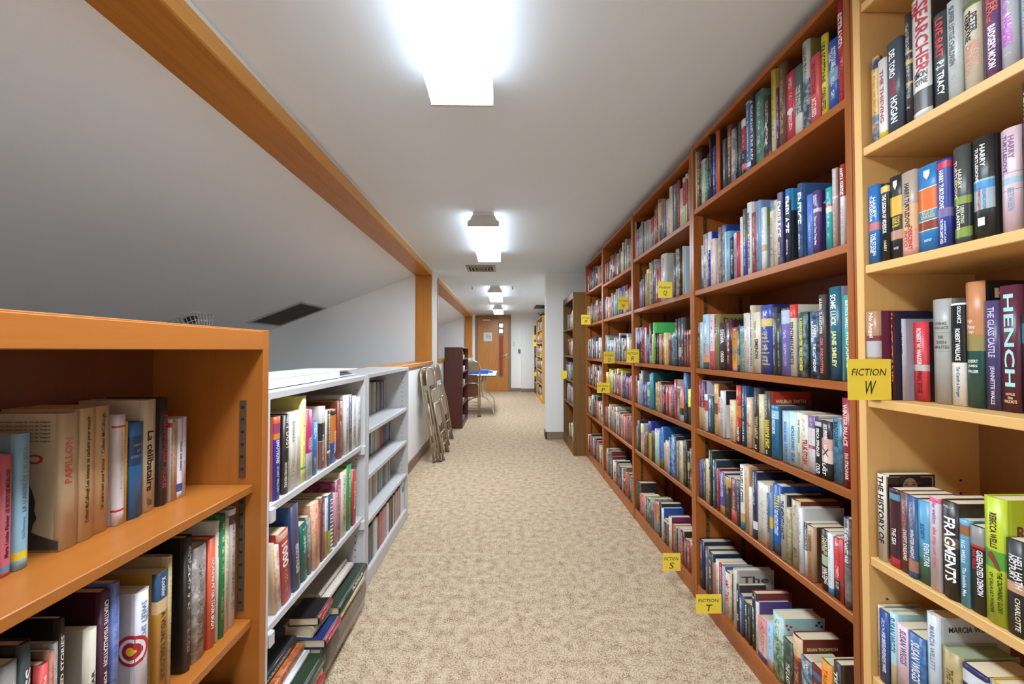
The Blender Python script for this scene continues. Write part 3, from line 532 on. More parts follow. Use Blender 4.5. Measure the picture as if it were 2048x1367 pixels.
BOOKS = r'''T1 0.915 1.855
10709 249 279 c22c3c hb cv=8fa2ca t=BETRAYED|f0e4e0|.12|.46|.45|.6|d/LISA SCOTTOLINE|8a1a2a|.5|.94|.45|.55|d
10971 314 195 2c54a8 b=.42-.62:7aa0c0 t=LISA|e8ecf4|.16|.3|.25|.3|d/SCOTTOLINE|e8ecf4|.12|.4|.65|.4|d i=d8dcc8
11298 273 233 e0cb3c hb cv=2a2a24 t=LISA SCOTTOLINE|2a2618|.1|.6|.5|.5|d/CORRUPTED|2a2618|.66|.94|.5|.5|d
11583 345 197 d8565a t=LISA SCOTTOLINE|8a2a30|.1|.58|.45|.42|d/ACCUSED|f0d8d0|.64|.92|.45|.5|d
11944 324 266 c9c0ae hb cv=8a7c48 b=.45-1:44545e m=b8c4c8 i=3a3a36
12287 291 213 526a60 b=.72-1:c8c8ba t=THE EAGLE OF|d8d4c0|.3|.72|.3|.3|d/THE TWELFTH|d8d4c0|.3|.72|.7|.3|d
12598 397 218 c6344a i=f0e0e0 sh=oval
13005 354 275 6a4a3e hb cv=5a3020 i=c8a060
13372 152 209 46305c i=d8c8e0
13528 270 292 d0b44c hb b=.62-1:cdbb90
13815 430 216 262626 b=.93-.97:8a2020 hb sh=bird
14255 429 263 567c70 m=7a9c90 i=d8e4dc
14692 262 274 383c48 hb t=A THOUSAND SUNS ALEX|e8e4dc|.08|.9|.5|.5|d
14966 256 264 3f6ba2 b=0-.04:9ab0c8,.88-.94:d8dce0 i=e4e8ee
15253 255 216 2a1f22 b=.02-.16:dcd4cc,.18-.58:b42c38,.82-.92:e05a68
15529 253 217 26423e i=6a9a98 m=1c2a2a
15794 158 213 221c1c i=d8cdb4
15964 244 211 7c7c92 m=d8b49c i=e8d8c8
16221 380 247 5c342e hb b=.2-.38:b07a40,.38-.45:6a3c30 i=d0b898
16618 270 207 3a4644 i=b8c4c0
17187 296 273 d8642c hb cv=45201c
17508 276 221 2a3fa0 i=e8e8f0
17789 227 290 20282c hb i=d8b8a0
18031 191 213 2a2826 i=d8d8d0
18231 253 192 4a9688 i=e8e4d0
18488 339 210 d8d2ba i=3f8f86
18834 403 293 46342f hb m=8a7468 cv=4a2018
19241 267 275 e0cfa8
T2 0.915 1.464
10747 191 220 dedad4 hb b=0-.4:983c2e cv=2e2222 cb=983c2e t=ANITA SHREVE|f0e0d0|.04|.38|.5|.5|d/LIGHT ON SNOW|a8a49c|.52|.9|.5|.45|d
11062 199 223 b09a8e hb cv=c88090 cb=b03a50 b=.02-.35:a89e94,.35-.38:d8ccc0 i=e0b8a0
11281 197 178 34a0a0 b=.27-.31:c05a40,.31-.4:d8d0b8 i=c8e8e4
11741 209 187 5a4276 b=.28-.34:c8b8c0 cv=50306c t=ANITA|e0d8e8|.06|.2|.3|.3|d/SHREVE|e0d8e8|.06|.24|.65|.3|d/The Last Time They Met|ece4f0|.4|.86|.5|.45|d ct=A S|e8e0f0|.08
11954 221 185 4c74c0 i=a8c0e8
12406 210 236 3e5072 hb cv=3a6494 m=5a80a8 t=ENTICE|eef0f4|.12|.54|.5|.66|d/JESSICA|d0d4dc|.66|.88|.5|.3|d
12914 232 239 2e3644 hb b=0-.16:3a78b0 cv=2c2e34 t=EMBLAZE|eef0f4|.1|.6|.5|.62|d/JESSICA|d0d4dc|.68|.9|.5|.3|d cb=3aa0c8
13265 240 241 66607e hb cv=2a2c5a m=8a84a0 t=EMBRACE|f0ecf4|.12|.62|.5|.62|d/JESSICA|d8d0e0|.68|.9|.5|.3|d
13520 190 225 dcd0b2
13730 233 231 d4cabc hb b=0-.15:4a7cb8 m=b8a898
14201 169 223 dadfda cv=8ea49c b=.6-.7:c8a088 i=6a7a70 cb=7a9a40
14390 256 256 8098ba i=4a6088
14661 244 223 74342e m=c0605a i=d8c8c0
14918 297 269 e2dfd8 hb t=SIDNEY SHELDON|1a1a1a|.14|.44|.5|.42|d/THE STARS SHINE DOWN|1a1a1a|.47|.92|.5|.42|d
15238 231 255 585858 b=.5-1:3a4a9c i=d8d8d0
15490 224 232 e8d8cc hb i=8a8480
15729 178 181 c03c3c
15920 232 183 a898c2 b=0-.12:d8d4e0
16168 285 173 2c282a i=d8b8a8
16471 200 205 74b6d8 cv=5aaad0
16682 140 207 d2dad8
16829 248 242 4a6084 hb cv=1f3f84 m=a8b4c0 ct=A NOVEL|90a4c8|.1
17094 215 240 7c6e66 hb m=b0a49a
17657 309 207 e8d2c8 cv=e8d4cc i=b84048
17981 295 247 2838a0 hb b=0-.33:d8d8e4 cv=2038a4 i=e0e0f0
18296 299 247 d4ccc2 m=8a8078
18619 214 203 c8d8dc b=.45-.75:88aed0,.75-1:3a70b4
T3 0.915 1.096
10636 289 232 36a8a0 t=BERTRICE SMALL|f0f0e8|.06|.38|.45|.32|d/WILD JASMINE|f0f0d0|.42|.84|.5|.55|d
11010 411 260 1d5e70 hb cv=b0b0c2 t=SOME LUCK|f4f0e0|.08|.42|.5|.42|d/JANE SMILEY|ece08a|.47|.86|.5|.42|d
11540 266 245 4e4440 hb cv=3a3230 t=KARIN SLAUGHTER|e8dccc|.05|.47|.45|.42|d/GIRL, FORGOTTEN|e06a68|.51|.93|.5|.42|d
11817 318 198 32363f m=5a8ab0 t=KARIN|f0f0f0|.2|.38|.65|.3|d/SLAUGHTER|f0f0f0|.14|.46|.3|.3|d/THE LAST WIDOW|f0f0f0|.48|.9|.55|.32|d
12353 312 202 3e4a48 cv=2f3a3a m=8aa4a0 t=KARIN SLAUGHTER|e4d84a|.1|.52|.5|.36|d/FALSE WITNESS|e4d84a|.55|.9|.5|.36|d
12740 234 229 d8d0bc b=0-.19:cc3c2c cv=dcd6c4 t=SENTIMENTALISTS|2c2a1c|.24|.84|.4|.62|d
13005 353 223 7a70ba b=0-.04:2a2a2c,.04-.24:b4c4dc i=d8d4f0
13376 217 207 363739 i=90b0c0
13603 241 229 444648 hb cv=28282a i=b8bcc0
13879 634 242 3a4a9a hb b=.2-.31:dcc068 cv=1c2f74 ct=GEORGES|c8bc70|.04 lines=e0d080
14522 375 222 d8ccb2 t=SIMENON|1a1814|.44|.76|.6|.5|d/THE MAN WHO|8a8270|.14|.42|.4|.3|d
14916 166 250 cdc4a8 hb t=GEORGES SIMENON THE MAN|4a4436|.06|.9|.5|.4|d
15092 170 216 d8d0da
15276 259 225 d5cbb8 i=8a8070
15547 228 177 6f9a8c b=0-.14:3a90c8 m=a8c0b0
15783 186 173 3c3c46 b=.62-.85:7a706a i=b8b8bc
15977 411 175 d4922e b=0-.1:b04038,.5-.6:8a8a88,.92-1:c89088 i=6a4418
16393 441 208 582030 cv=201818 ct=dune|e05a2c|.1 m=3a1820 i=e0d8c8
16844 447 199 382a2a t=SILVA|eae4d8|.14|.44|.6|.55|d/ORDER|eae4d8|.6|.84|.6|.45|d
17321 443 238 84784e hb cv=7c6f38 t=SILVA|3a3626|.06|.36|.35|.4|d ct=DANIEL|3a3420|.06
17778 403 242 e8bcbc b=.67-1:e05864 i=5a3a70
18212 551 246 a6d0e2 b=.55-.75:a8b0b8,.75-.88:d89858,.88-1:4a5a58 cv=9ac8dc hb i=b04848
18767 314 214 b8c8cc i=6a7a80
19093 386 216 6e5f45 i=d8d0b8 b=.24-.34:281c18
T4 0.915 0.812
10722 304 238 982838 hb t=WINTER PALACE|ecd8c0|.07|.54|.5|.42|d/EVA STACHNIAK|e4d0b8|.62|.92|.6|.28|d
11030 313 177 4c86a2 m=2c4a5a t=BLINDFOLD GAME|182830|.05|.44|.4|.4|d
11388 324 165 282424 b=.3-.5:d8a89c,.5-.72:e0c4b8 t=ERICA SPINDLER|f0f0f0|.06|.3|.5|.4|d/LAST|f0f0f0|.74|.94|.3|.4|d i=e8e0dc sh=cross
11725 231 165 232324 t=ERICA SPINDLER|f0f0f0|.16|.66|.55|.42|d/COLD|f0f0f0|.78|.95|.5|.6|d b=.04-.12:c8c8d0
11969 277 172 e0dadc b=0-.22:785a8c,.52-.58:9a5068 i=b8a8b8
12250 290 170 dcd6c4 hb t=TRUE STORY|b02c2c|.44|.9|.55|.6|d i=6a6456
12547 213 172 dedac6 t=SPARKS|8a8a6a|.72|.92|.5|.4|d/THE WEDDING|6a7a50|.12|.55|.5|.4|d
12782 322 170 b6d8e2 t=NICHOLAS SPARKS|2a5a80|.26|.72|.55|.4|d/SEE ME|2a5a80|.76|.94|.55|.4|d
13128 298 167 a0c0de t=NICHOLAS SPARKS|4a6a90|.2|.6|.5|.4|d/LUCKY ONE|4a6a90|.64|.94|.6|.4|d
13605 379 180 2c80aa hb cv=4e5c6a b=.1-.25:9ad0e0 t=THE NEIGHBOR|e4f0f8|.16|.54|.5|.4|d/PEPPERCORN|20507a|.56|.9|.5|.4|d
14006 342 223 46423a hb cv=b03828 ct=WILBUR SMITH|dcc8a0|.12 t=WILBUR SMITH|b8b8b0|.04|.4|.4|.36|d/WARRIOR KING|ecdc34|.44|.88|.5|.62|d/Z|e8e8e8|.92|.97|.5|.3|h
14373 230 209 d8c898 i=9a8a60
14613 343 230 382e2e hb cv=22262e t=WILBUR SMITH|8a7a88|.05|.4|.4|.36|d/TESTAMENT|c8a878|.45|.8|.5|.5|d/Z|e8e8e8|.9|.96|.5|.3|h
15218 231 188 d8b68c cv=d8c4a8 m=e8d8c0 b=.5-.58:c06030
15463 323 230 20466a hb t=WILBUR SMITH|b8ccd0|.12|.54|.4|.36|d/PHARAOH|c8dcd8|.6|.92|.4|.42|d
15852 339 228 b63626 hb b=.35-.55:d87a34,.72-1:5a2a34 cv=1f4a72 t=WAR CRY|f0d8c0|.72|.96|.5|.5|d i=e89a60
16217 313 166 dec69c i=a84030
16994 254 196 dad7d5 cv=dcd9d8 cb=2a2228 i=3a383c
17273 251 166 dca898 t=FINDERS|b84030|.04|.4|.5|.5|d m=d8c8b8
17542 343 221 d6ae70 hb cv=7a4a25 b=.38-.6:7a4c28
18012 374 164 2e5a68 cv=4a342e i=d8dce0
18399 245 166 e0d8d0 b=.16-.45:c84848
18731 323 225 482a68 b=.55-1:cdb088 cv=c8c0cc t=DAUGHTER OF TIME|d8b070|.05|.54|.5|.5|d
19067 320 223 982050 b=.55-1:c8a47a i=e0c8b0
T5 0.915 0.490
10769 250 239 3c3838 hb cv=503070 t=THE MERCHANTS' WAR|f0ece8|.1|.5|.55|.42|d b=.55-.85:6a6462 m=8a8078
11026 104 174 c83038
11133 263 168 b8262e b=.68-1:2a2426 i=f0d8c8
11400 162 172 d4dade b=.88-1:4a88b8 i=6a7a90
11570 243 172 22221e b=.42-.58:a8b898 t=CHARLES|e8dcb0|.12|.4|.7|.4|d/STROSS|e8dcb0|.1|.36|.3|.4|d/HALTING|e8e4d8|.62|.88|.7|.4|d/STATE|e8e4d8|.62|.82|.3|.4|d
12083 245 162 b28c6a cv=684836 t=CHARLES STROSS|6a4a34|.16|.46|.5|.5|d i=7a5840
12332 188 164 e0dcd6 b=0-.52:22201e t=CHARLES STROSS|e8e4dc|.1|.5|.5|.42|d
12524 179 201 d8dde2 hb cv=d8d8d6 ct=ELIZABETH|a09c90|.5 i=5a80a8
12708 396 214 b0a086 hb cv=74281e pg=c8b070 ct=IRVING STONE|d8b8a8|.25 m=c8b8a0
13108 161 178 b8ae8e m=7a7a50
13273 278 215 b0ab9e hb cv=4a4640 t=THE MEPHISTO WALTZ|2a2824|.1|.68|.5|.5|d
13560 447 233 1d56a8 hb cv=1d4e98 b=.82-1:2e4a58 t=TITAN|f0dc38|.14|.34|.5|.6|d/FRED MUSTARD STEWART|e8ecf4|.36|.72|.5|.4|d ct=A NOVEL|7aa8e0|.28
14011 120 197 5a8ab2 b=.42-.62:e0b840
14135 127 189 40506a b=.7-1:c87030 i=d8c8a0
14270 552 214 d8d4c8 i=a0a098 b=.46-.465:4a6a60,.56-.565:4a6a60
14826 267 243 2a2a4a hb cv=20203c ct=GARTH STEIN|c8ccd8|.35 t=A SUDDEN LIGHT|d8d8e4|.06|.5|.5|.34|d b=.74-.86:d8d8dc
15143 153 177 e8d8c8
15300 280 251 c8a67e hb cv=c4a078 i=9a7a58
15584 304 245 e0d8c8 hb b=.75-.88:c8a068,.88-1:2f8080 t=DANIELLE STEEL|4a4a58|.04|.6|.5|.6|d
15893 231 178 2a3048 i=a8b8d0
16149 392 172 683a40 b=.72-1:d85a60 i=d0b0a0
16580 427 167 3a3020 b=0-.24:b8903a i=b0a068
17061 315 173 4a4a92 b=.8-1:c88a50 t=DANIELLE STEEL|e0e4f0|.06|.6|.5|.5|d
17411 291 181 8a2838 hb cv=782030 i=d89a90
17715 302 209 22485a hb cv=1c3a46 m=3a6a78
18037 258 243 283026 hb cv=1c221c ct=JOHN|c8a850|.3 i=d8cca0
18298 282 196 d8c8a0 i=3a3a34
18606 291 182 38464f m=8a7a60
18923 223 177 3c3c78 i=b8b8d8
19163 211 175 3a3054 i=c8b8c8
T6 0.915 0.075
11161 267 242 38302c hb cv=5a4a3c t=TIDES|f0ece4|.1|.4|.45|.5|d
11510 334 215 e8902c cv=6a7c2c t=TALES|b86018|.1|.34|.5|.4|d
11865 402 170 782428 t=HISTORY|d8b878|.3|.75|.5|.4|d b=.1-.2:4a6a98
12279 408 163 4c5a64 m=a0b4bc i=d8d8b0
12699 425 203 6a2a20 hb b=0-.3:dcc09a,.3-.36:b84a30,.75-.8:c87840,.8-1:b8602c cv=7a2a24 ct=BRIAN THOMPSON|e4d08a|.12 i=c89860
13145 359 162 384036 m=6a7a60 t=THE LAST|dce0d0|.45|.85|.6|.4|d
13511 535 215 b4dad6 hb cv=b4dcd8 ct=ROSIE THOMAS|6a5a5a|.3 b=.36-.62:6a9a78,.62-1:3c7c40 m=e0ecd8 fl=1
14051 281 161 a8c8e2 b=.78-1:c8a890 i=5a80a8
14343 502 145 e0908c b=.3-.62:e0b0a0,.62-.86:dcc0b8,.86-1:604898 i=8a4a58
14852 161 188 d8d4d0 hb cv=5a4284
15022 265 208 363230 hb cv=8a3830 i=e8e4dc
15316 148 147 1f302a i=b0c0b0
15476 270 146 363230 cv=d8a838 i=e0dcd0
15757 243 155 34507c i=d8e0ec t=LIVING|d8e0ec|.1|.3|.5|.5|d
16015 157 182 282424 t=TAYLOR|e8e8e8|.12|.36|.5|.6|d/DAYS|e8e8e8|.62|.76|.5|.6|d cv=3c3838
16176 265 231 d0c8ba hb cv=bcb8b2 ct=The|4a4844|.1 i=8a8478
16741 349 187 e4d8c8 t=AMY TAN|c02830|.16|.62|.5|.6|d cv=5a4030 m=c89090 ct=F|c03838|.8
17095 170 199 b0b8c8 hb cv=3a6a92 i=7a8aa0
17277 284 194 b43038 b=.4-1:2c2c40
17573 282 194 e0d8cc cv=e0d2b8 i=3a3a3a
17870 189 167 b26c52
18081 391 201 3a444f hb cv=1f3c58 ct=EVERY|e0e4e8|.3 i=d8dce0
18485 354 204 6a625c hb
18851 528 218 1f1f4a hb cv=1c1f44 ct=THE|d0b850|.25 m=3a3a70 i=b89848
W1 0.905 1.687
6684 250 155 b2ccd4 hb t=TREMAYNE|d84a50|.1|.46|.5|.35|d/TRUTH|d84a50|.5|.8|.5|.4|d
6945 264 169 bcbcc2 hb t=TREMAYNE|d070d0|.06|.42|.35|.3|d/WHISPERS|d84ad8|.44|.76|.45|.5|d i=e4e4ea
7216 268 183 6c4472 hb t=TREMAYNE|d86848|.06|.42|.35|.34|d/PETER|d86848|.06|.34|.7|.3|d/BADGER'S MOON|f8f4f8|.46|.9|.55|.4|d m=8a5a80
7509 326 171 d8cdb2 hb b=0-.05:6a7a40 t=PETER|2a2a28|.14|.36|.65|.3|d/TREMAYNE|2a2a28|.1|.44|.35|.34|d/AN EARLY|d89070|.45|.75|.7|.3|d/DEATH|d89070|.48|.82|.35|.3|d
7839 233 201 c8ccc8 t=SUFFER LITTLE CHILDREN|5a6468|.06|.66|.4|.4|d i=a8a8a8
8080 322 197 444b50 hb cv=26262a t=LIVE BAIT|d83a3a|.06|.48|.5|.42|d/P.J. TRACY|f4f4f4|.52|.88|.5|.46|d
8412 403 265 e2ded9 hb t=THE|b02834|.02|.14|.25|.4|d/SEARCHER|b02834|.06|.64|.6|.55|d/SIMON|222222|.63|.68|.5|.7|h/TOYNE|222222|.69|.74|.5|.7|h b=.78-.95:5a5856 cv=2a2a2a
8819 206 252 2d2d2e hb b=.34-.36:c8a050,.42-.46:c8a050,.62-.64:c8a050
9048 340 215 454f58 t=DEL TORO|f0f0f0|.1|.4|.4|.4|d/THE STRAIN|c03038|.42|.6|.45|.3|d/HOGAN|f0f0f0|.62|.9|.5|.45|d
9406 213 191 e2dad2 t=THE THIEVING|a04858|.14|.8|.5|.4|d b=.92-1:d8b838
9633 183 210 d8a648 b=0-.14:2a3a68,.68-1:4a6c98 m=e8c888
W2 0.905 1.392
6721 222 256 2c282a hb t=TURTLEDOVE|f0f0f0|.06|.5|.4|.3|d/SUPERVOLCANO|d8d8d8|.52|.95|.6|.3|d
6973 312 188 d8babf hb t=TURTLEDOVE|6a4a7a|.06|.42|.3|.22|d/HARRY|6a4a7a|.08|.3|.62|.22|d/BETWEEN|8a9ab8|.58|.8|.55|.26|d b=.43-.435:7a5a78,.6-.605:7a5a78,.48-.54:9ab8c0
7358 340 193 2a2927 b=.42-.72:a8b4b8,.44-.52:3a90c8 hb t=TURTLEDOVE|f0ece4|.1|.44|.28|.2|d/HARRY|f0ece4|.08|.3|.6|.2|d/DOWN TO EARTH|b83a28|.5|.72|.38|.16|d/COLONIZATION|3a80b8|.5|.72|.64|.13|d sh=box
7753 317 194 474744 b=.52-.94:82963a,.6-.84:2a2a24 hb t=HARRY|d8cca8|.24|.44|.52|.2|d/TURTLEDOVE|d8cca8|.14|.54|.24|.22|d/LIBERATING|d0d0b0|.62|.8|.62|.16|d/ATLANTIS|e4e0d0|.6|.86|.38|.22|d
8101 236 182 2e3a8c b=.03-.1:c02848,.56-.66:7a6a98 t=HARRY TURTLEDOVE|f4f4fa|.12|.56|.45|.34|d/THE CENTER CANNOT HOLD|e8e8f4|.68|.96|.4|.24|d/AMERICAN|a8c8e8|.7|.95|.68|.16|d
8350 402 186 2b76b0 b=.26-.27:e8d8a0,.27-.52:dc6c2c,.52-.53:e8d8a0,.53-.64:3684ba,.64-.65:e8d8a0,.65-.75:8a3820,.75-.76:e8d8a0 t=TALES OF|e0c070|.54|.575|.5|.6|h/DARKNESS|e0c070|.58|.62|.5|.7|h/FANTASY|d0dce8|.86|.89|.5|.4|h sh=shield
8783 305 189 ae9a88 b=.4-.7:d8a878,.7-.9:d89a80,.9-1:d8a090 t=HARRY TURTLEDOVE|241e1c|.14|.66|.42|.34|d/DESCENT|b03028|.66|.94|.62|.26|d/INTO|b03028|.7|.9|.28|.24|d
9106 303 193 262420 b=.25-.48:e0ac40,.5-.64:1f1c18,.66-.77:b88a70 t=LANDS OF|e4c23c|.5|.54|.5|.6|h/CHAOS|e4c23c|.54|.58|.5|.6|h/HARRY|e4c23c|.59|.62|.5|.6|h/FANTASY|d0d0d0|.86|.89|.5|.4|h sh=shield
9421 192 184 211f1e t=THE LEGION OF VIDESSOS|f4f0e4|.14|.64|.55|.46|d/HARRY|d8cc90|.74|.88|.62|.3|d b=.03-.11:d8c060
9697 257 193 2c70b2 cv=3a3436 t=HARRY|f0f4f8|.16|.42|.68|.28|d/TURTLEDOVE|f0f4f8|.13|.46|.32|.28|d/THE STOLEN|f0f4f8|.62|.9|.66|.28|d/THRONE|f0f4f8|.62|.86|.32|.28|d b=.48-.58:c87a80
W3 0.968 1.061
7131 370 187 2c3034 hb b=.1-.3:3a8aa0 t=WALTERS|d8d8d8|.35|.75|.5|.4|d
7513 286 243 5a2638 cv=4c2034 t=HENCH|a8d4d0|.07|.8|.5|.5|d/NATALIE|e0b888|.85|.87|.5|.5|h/ZINA|e0b888|.88|.9|.5|.3|h/WALSCHOTS|e0b888|.905|.93|.5|.7|h
7824 233 217 4a4068 t=THE GLASS CASTLE|c8c0d8|.06|.52|.5|.45|d/JEANNETTE WALLS|d0c8dc|.6|.95|.5|.34|d
8063 352 260 24504a hb cv=1c1c20 cb=1c1c20 b=0-.5:c6865a,.42-.55:9a8a50 t=High|f0e4c8|.3|.33|.3|.35|h/Plains|f0e4c8|.345|.375|.35|.45|h/Tango|f0e4c8|.385|.415|.35|.4|h/ROBERT|e8e8dc|.62|.645|.4|.6|h/JAMES|e8e8dc|.66|.685|.4|.55|h/WALLER|e8e8dc|.7|.725|.4|.62|h ct=High|e8d8b0|.06
8428 255 219 e8e4d8 t=GOLLANCZ|f8f8f4|.03|.2|.7|.24|d/ROBERT WALLACE|f8f8f4|.25|.56|.55|.34|d/To Catch a Forger|2a60a0|.62|.92|.5|.3|d b=.02-.58:1f1d1c n=white
8687 392 232 a8a8a2 hb cv=9a9a94 t=IRVING|7a7468|.22|.25|.5|.6|h/WALLACE|7a7468|.26|.29|.5|.75|h/THE|6a6458|.35|.38|.5|.3|h/SEVEN|6a6458|.4|.43|.5|.55|h/MINUTES|6a6458|.445|.475|.5|.8|h b=.32-.324:7a7a74,.5-.504:7a7a74
9239 266 184 d63c46 cv=3a2e2a t=ROBERT W. WALKER|f4ece8|.08|.54|.55|.36|d/FINAL EDGE|5a2020|.62|.9|.55|.36|d b=.54-.62:c8c0b8
9509 34 193 c4c4cc x=.945 hb cv=a0a0b0 t=WALKER|1a1a1c|.18|.44|.5|.4|d i=8a90a0
9548 51 211 46202a x=.925 hb cv=24203c t=THE|e07838|.02|.05|.5|.7|h/LAST STAND|e07838|.07|.8|.5|.5|d ct=LOUISE|a8a8c0|.12
9603 298 213 ae805e x=.89 cv=6a2040 t=No Angel|f0e4d0|.02|.3|.5|.4|d b=.28-.34:7a3a3a,.34-.52:b8b4b0 n=tan
W4 0.905 0.674
7028 262 168 262424 t=HELL HATH|f0ecea|.16|.5|.7|.34|d/NO FURY|f0ecea|.16|.42|.35|.34|d/CHARLOTTE|d8d0b8|.6|.94|.62|.26|d b=.44-.55:c89878
7295 359 232 b8cc2e hb cv=b4c82e ct=REBECCA|6a2030|.2 b=.42-.56:5aa03c t=REBECCA WELLS|5a2430|.12|.4|.5|.28|d/THE CROWNING GLORY|2a3018|.58|.9|.72|.16|d/OF CALLA LILY PONDER|2a3018|.6|.92|.38|.16|d sh=figure n=lime
7666 235 166 282424 b=0-.22:8a8682,.22-.25:c82830 t=GREEN-EYED DEMON|f0f0f0|.27|.78|.72|.36|d/JANE WELLS|d03038|.27|.5|.3|.34|d
7917 156 170 66a8ca t=H.G. WELLS|f0f4f8|.24|.5|.5|.42|d/The Invisible Man|d8e8f0|.55|.88|.55|.4|d b=.06-.18:a06a48
8082 337 196 2c2824 hb cv=3a2a24 t=FRAGMENTS|f4f2f0|.16|.82|.55|.52|d/WELLS|d8d4d0|.04|.065|.5|.6|h b=.36-.46:6a5a44
8426 209 194 e2d6de t=fay weldon|9a70a8|.05|.28|.5|.4|d/she may not leave|d0647a|.32|.76|.5|.42|d b=0-.05:d85a80
8639 269 177 5898ba b=.56-.7:4a8a90,.7-1:3a6450 t=EVEN STAR|dce8ec|.5|.78|.7|.36|d/ELIZABETH|2a5a80|.28|.46|.4|.3|d
8922 187 179 32507c t=WINTER NIGHT|e0d8d0|.4|.76|.6|.4|d b=.78-.92:a8705a i=a88a60
9127 199 180 684040 t=SWEPT DREAMS|e0c8c0|.46|.84|.6|.4|d i=b88878
9342 242 181 44202a t=THE SEA|e0d8d8|.5|.72|.5|.4|d b=.06-.14:5a9ab0,.88-1:c02c38
9672 189 207 d8d0c4 cv=241a18 cc=portrait t=THE HISTORY OF|2a2420|.02|.8|.5|.7|d n=cream
W5 0.905 0.387
7062 243 179 3a3a40
7315 338 176 d8b040 hb b=0-1:8a92a8
7664 401 175 283058 i=d8dce8 b=.06-.2:d8dcdc
8077 402 179 a08c5a hb cv=93a078 pg=98a080 t=THE GLORY|6a5a30|.2|.6|.45|.3|d m=b89c68
8492 278 231 c4ced6 hb cv=c2c6c8 ct=MARCIA WILLETT|3a3a3c|.08 t=MARCIA WILLETT|8a90a8|.1|.5|.55|.3|d
8798 339 165 32588c m=5a88b0 t=SUSAN WIGGS|e8f0f8|.1|.62|.5|.5|d
9144 263 165 e2c2ca t=SUSAN WIGGS|6a5a9a|.06|.52|.6|.5|d
9411 204 179 a8d2d2 hb t=SUSAN WIGGS|2a6a9a|.06|.5|.5|.55|d b=.66-1:c8b890
9629 223 169 2e4a8a t=HIS BEST FRIEND'S WIFE|e4e8f4|.3|.85|.6|.36|d i=c8d0e4
9869 163 172 d8d0b8 i=6a6454
L1 -0.765 0.833
6390 134 185 c8646e cv=b89070 t=Marie Louise Fischer|3a2028|.5|.85|.5|.35|u/LES SECRETS DES MEGALLONS|3a2028|.12|.48|.5|.35|u b=.92-.96:4a90a8
6586 169 214 8ebace cv=6a8090 t=LA LUMIERE DE L'AU-DELA|6a7a90|.1|.58|.55|.34|u/Sol Demare|7090a8|.62|.78|.55|.24|u b=.87-.93:e0c838
7213 287 236 c8b490 cv=cbb898 cc=papillon t=PAPILLON|cc5a48|.18|.52|.38|.36|u n=cream
7527 276 240 d0b284 t=Les oiseaux se cachent pour mourir|2a241c|.06|.6|.5|.28|u/Colleen McCullough|2a241c|.61|.87|.5|.26|u
7836 277 240 ceac7c t=Un autre nom pour l'amour|2a241c|.42|.82|.55|.28|u/Colleen McCullough|2a241c|.06|.38|.55|.28|u
8228 182 218 d4cccc t=La vengeance|a898b0|.16|.68|.5|.22|u b=.1-.118:b83040,.86-.88:b83040 n=white
8414 56 202 d8a82c
8493 344 196 2c6ea8 hb b=.14-.45:1f4a80 t=AMOUR|9aa0a0|.22|.25|.5|.6|h/ET|9aa0a0|.28|.31|.5|.2|h/AVENTURE|9aa0a0|.34|.37|.5|.8|h
8854 285 239 d2c2a2 t=La célibataire|1c1814|.28|.82|.5|.5|d/Khan|3a342c|.88|.95|.5|.4|h
9230 249 239 34302e hb t=FIEDINGALIES|a83840|.16|.6|.55|.45|d/TUCHLES|a83840|.64|.84|.45|.3|d
9493 65 188 dcd6d4 b=.04-.1:c03030
9565 151 181 c8a890 i=a87050
9722 156 186 e2dee2 t=PEUR DE RIEN|3a3448|.3|.66|.5|.3|d b=.82-.92:40508a
9884 121 187 dedae0 i=8a80a0
L2 -0.680 0.490
5735 191 258 8a8682 t=FE|d8d4d0|.12|.22|.6|.4|h
5947 182 272 384240 hb cv=1a1c1c t=RESTLESS|e4e4dc|.14|.6|.6|.42|u
6227 105 224 d05048 cv=8a2a24 t=Come|f0d8d0|.08|.24|.4|.4|u
6337 63 236 b07058 cv=8a6a58 m=8a5040
6404 76 243 a29a92 i=6a645e
6484 69 276 28231f cv=141212 t=COLLECTED STORIES|e0d8cc|.1|.6|.4|.5|u
6893 122 230 c8bca8 cv=b4a898 cc=redshape t=OMAR|2a2824|.3|.5|.5|.4|u
7142 136 277 4a2038 cv=380e20 t=CREATIVE VISUALIZATION|e8dcd8|.06|.46|.55|.55|d/FOR BEGINNERS|e8dcd8|.5|.8|.55|.4|d ct=creativity|d8ccd0|.4
7333 129 281 5a6aa4 m=7a86b8
7772 283 237 d2ced4 hb cv=c4bcbc sh=target t=SWEET SPOT|6a94bc|.08|.4|.42|.3|d/THE|6a94bc|.14|.24|.72|.18|d/CHRISTINE|8ab4c8|.6|.95|.75|.22|d
8231 257 248 c08a34 b=0-.22:2a4a6c,.22-.32:d8b88a t=A VISUAL DIALOGUE|3a2e22|.32|.86|.55|.4|d/Knobler|d8d8dc|.05|.2|.5|.34|d
8491 136 269 c2aa7c hb cv=ab8e68 i=8a7450
8928 227 286 2c2521 hb cv=17120f i=b8b0a4
9174 435 251 8a7e78 hb m=d0c8c0
9621 225 252 d8603e hb cv=c8402c t=LOOKING AFTER YOUR BODY|f4e4dc|.18|.84|.5|.42|d
9851 88 284 d8d0c2 t=The Complete|3a3a3a|.02|.3|.5|.5|d
9961 205 292 1f7a42 hb
10177 151 276 d8d0b0 i=6a6448
10336 292 291 d8d4d2 hb i=6a6a78 b=.05-.13:4a3a50 n=white
V1 -0.660 0.745
11917 342 240 4236ac hb cv=c85a38 b=0-.08:d8603a,.08-.2:a04878,.2-.27:e08840 t=HUMAN|e8e4f4|.36|.58|.75|.24|d/EMOTIONS|e8e4f4|.28|.56|.38|.3|d/STUART WALTON|c8c4f0|.6|.9|.42|.26|d
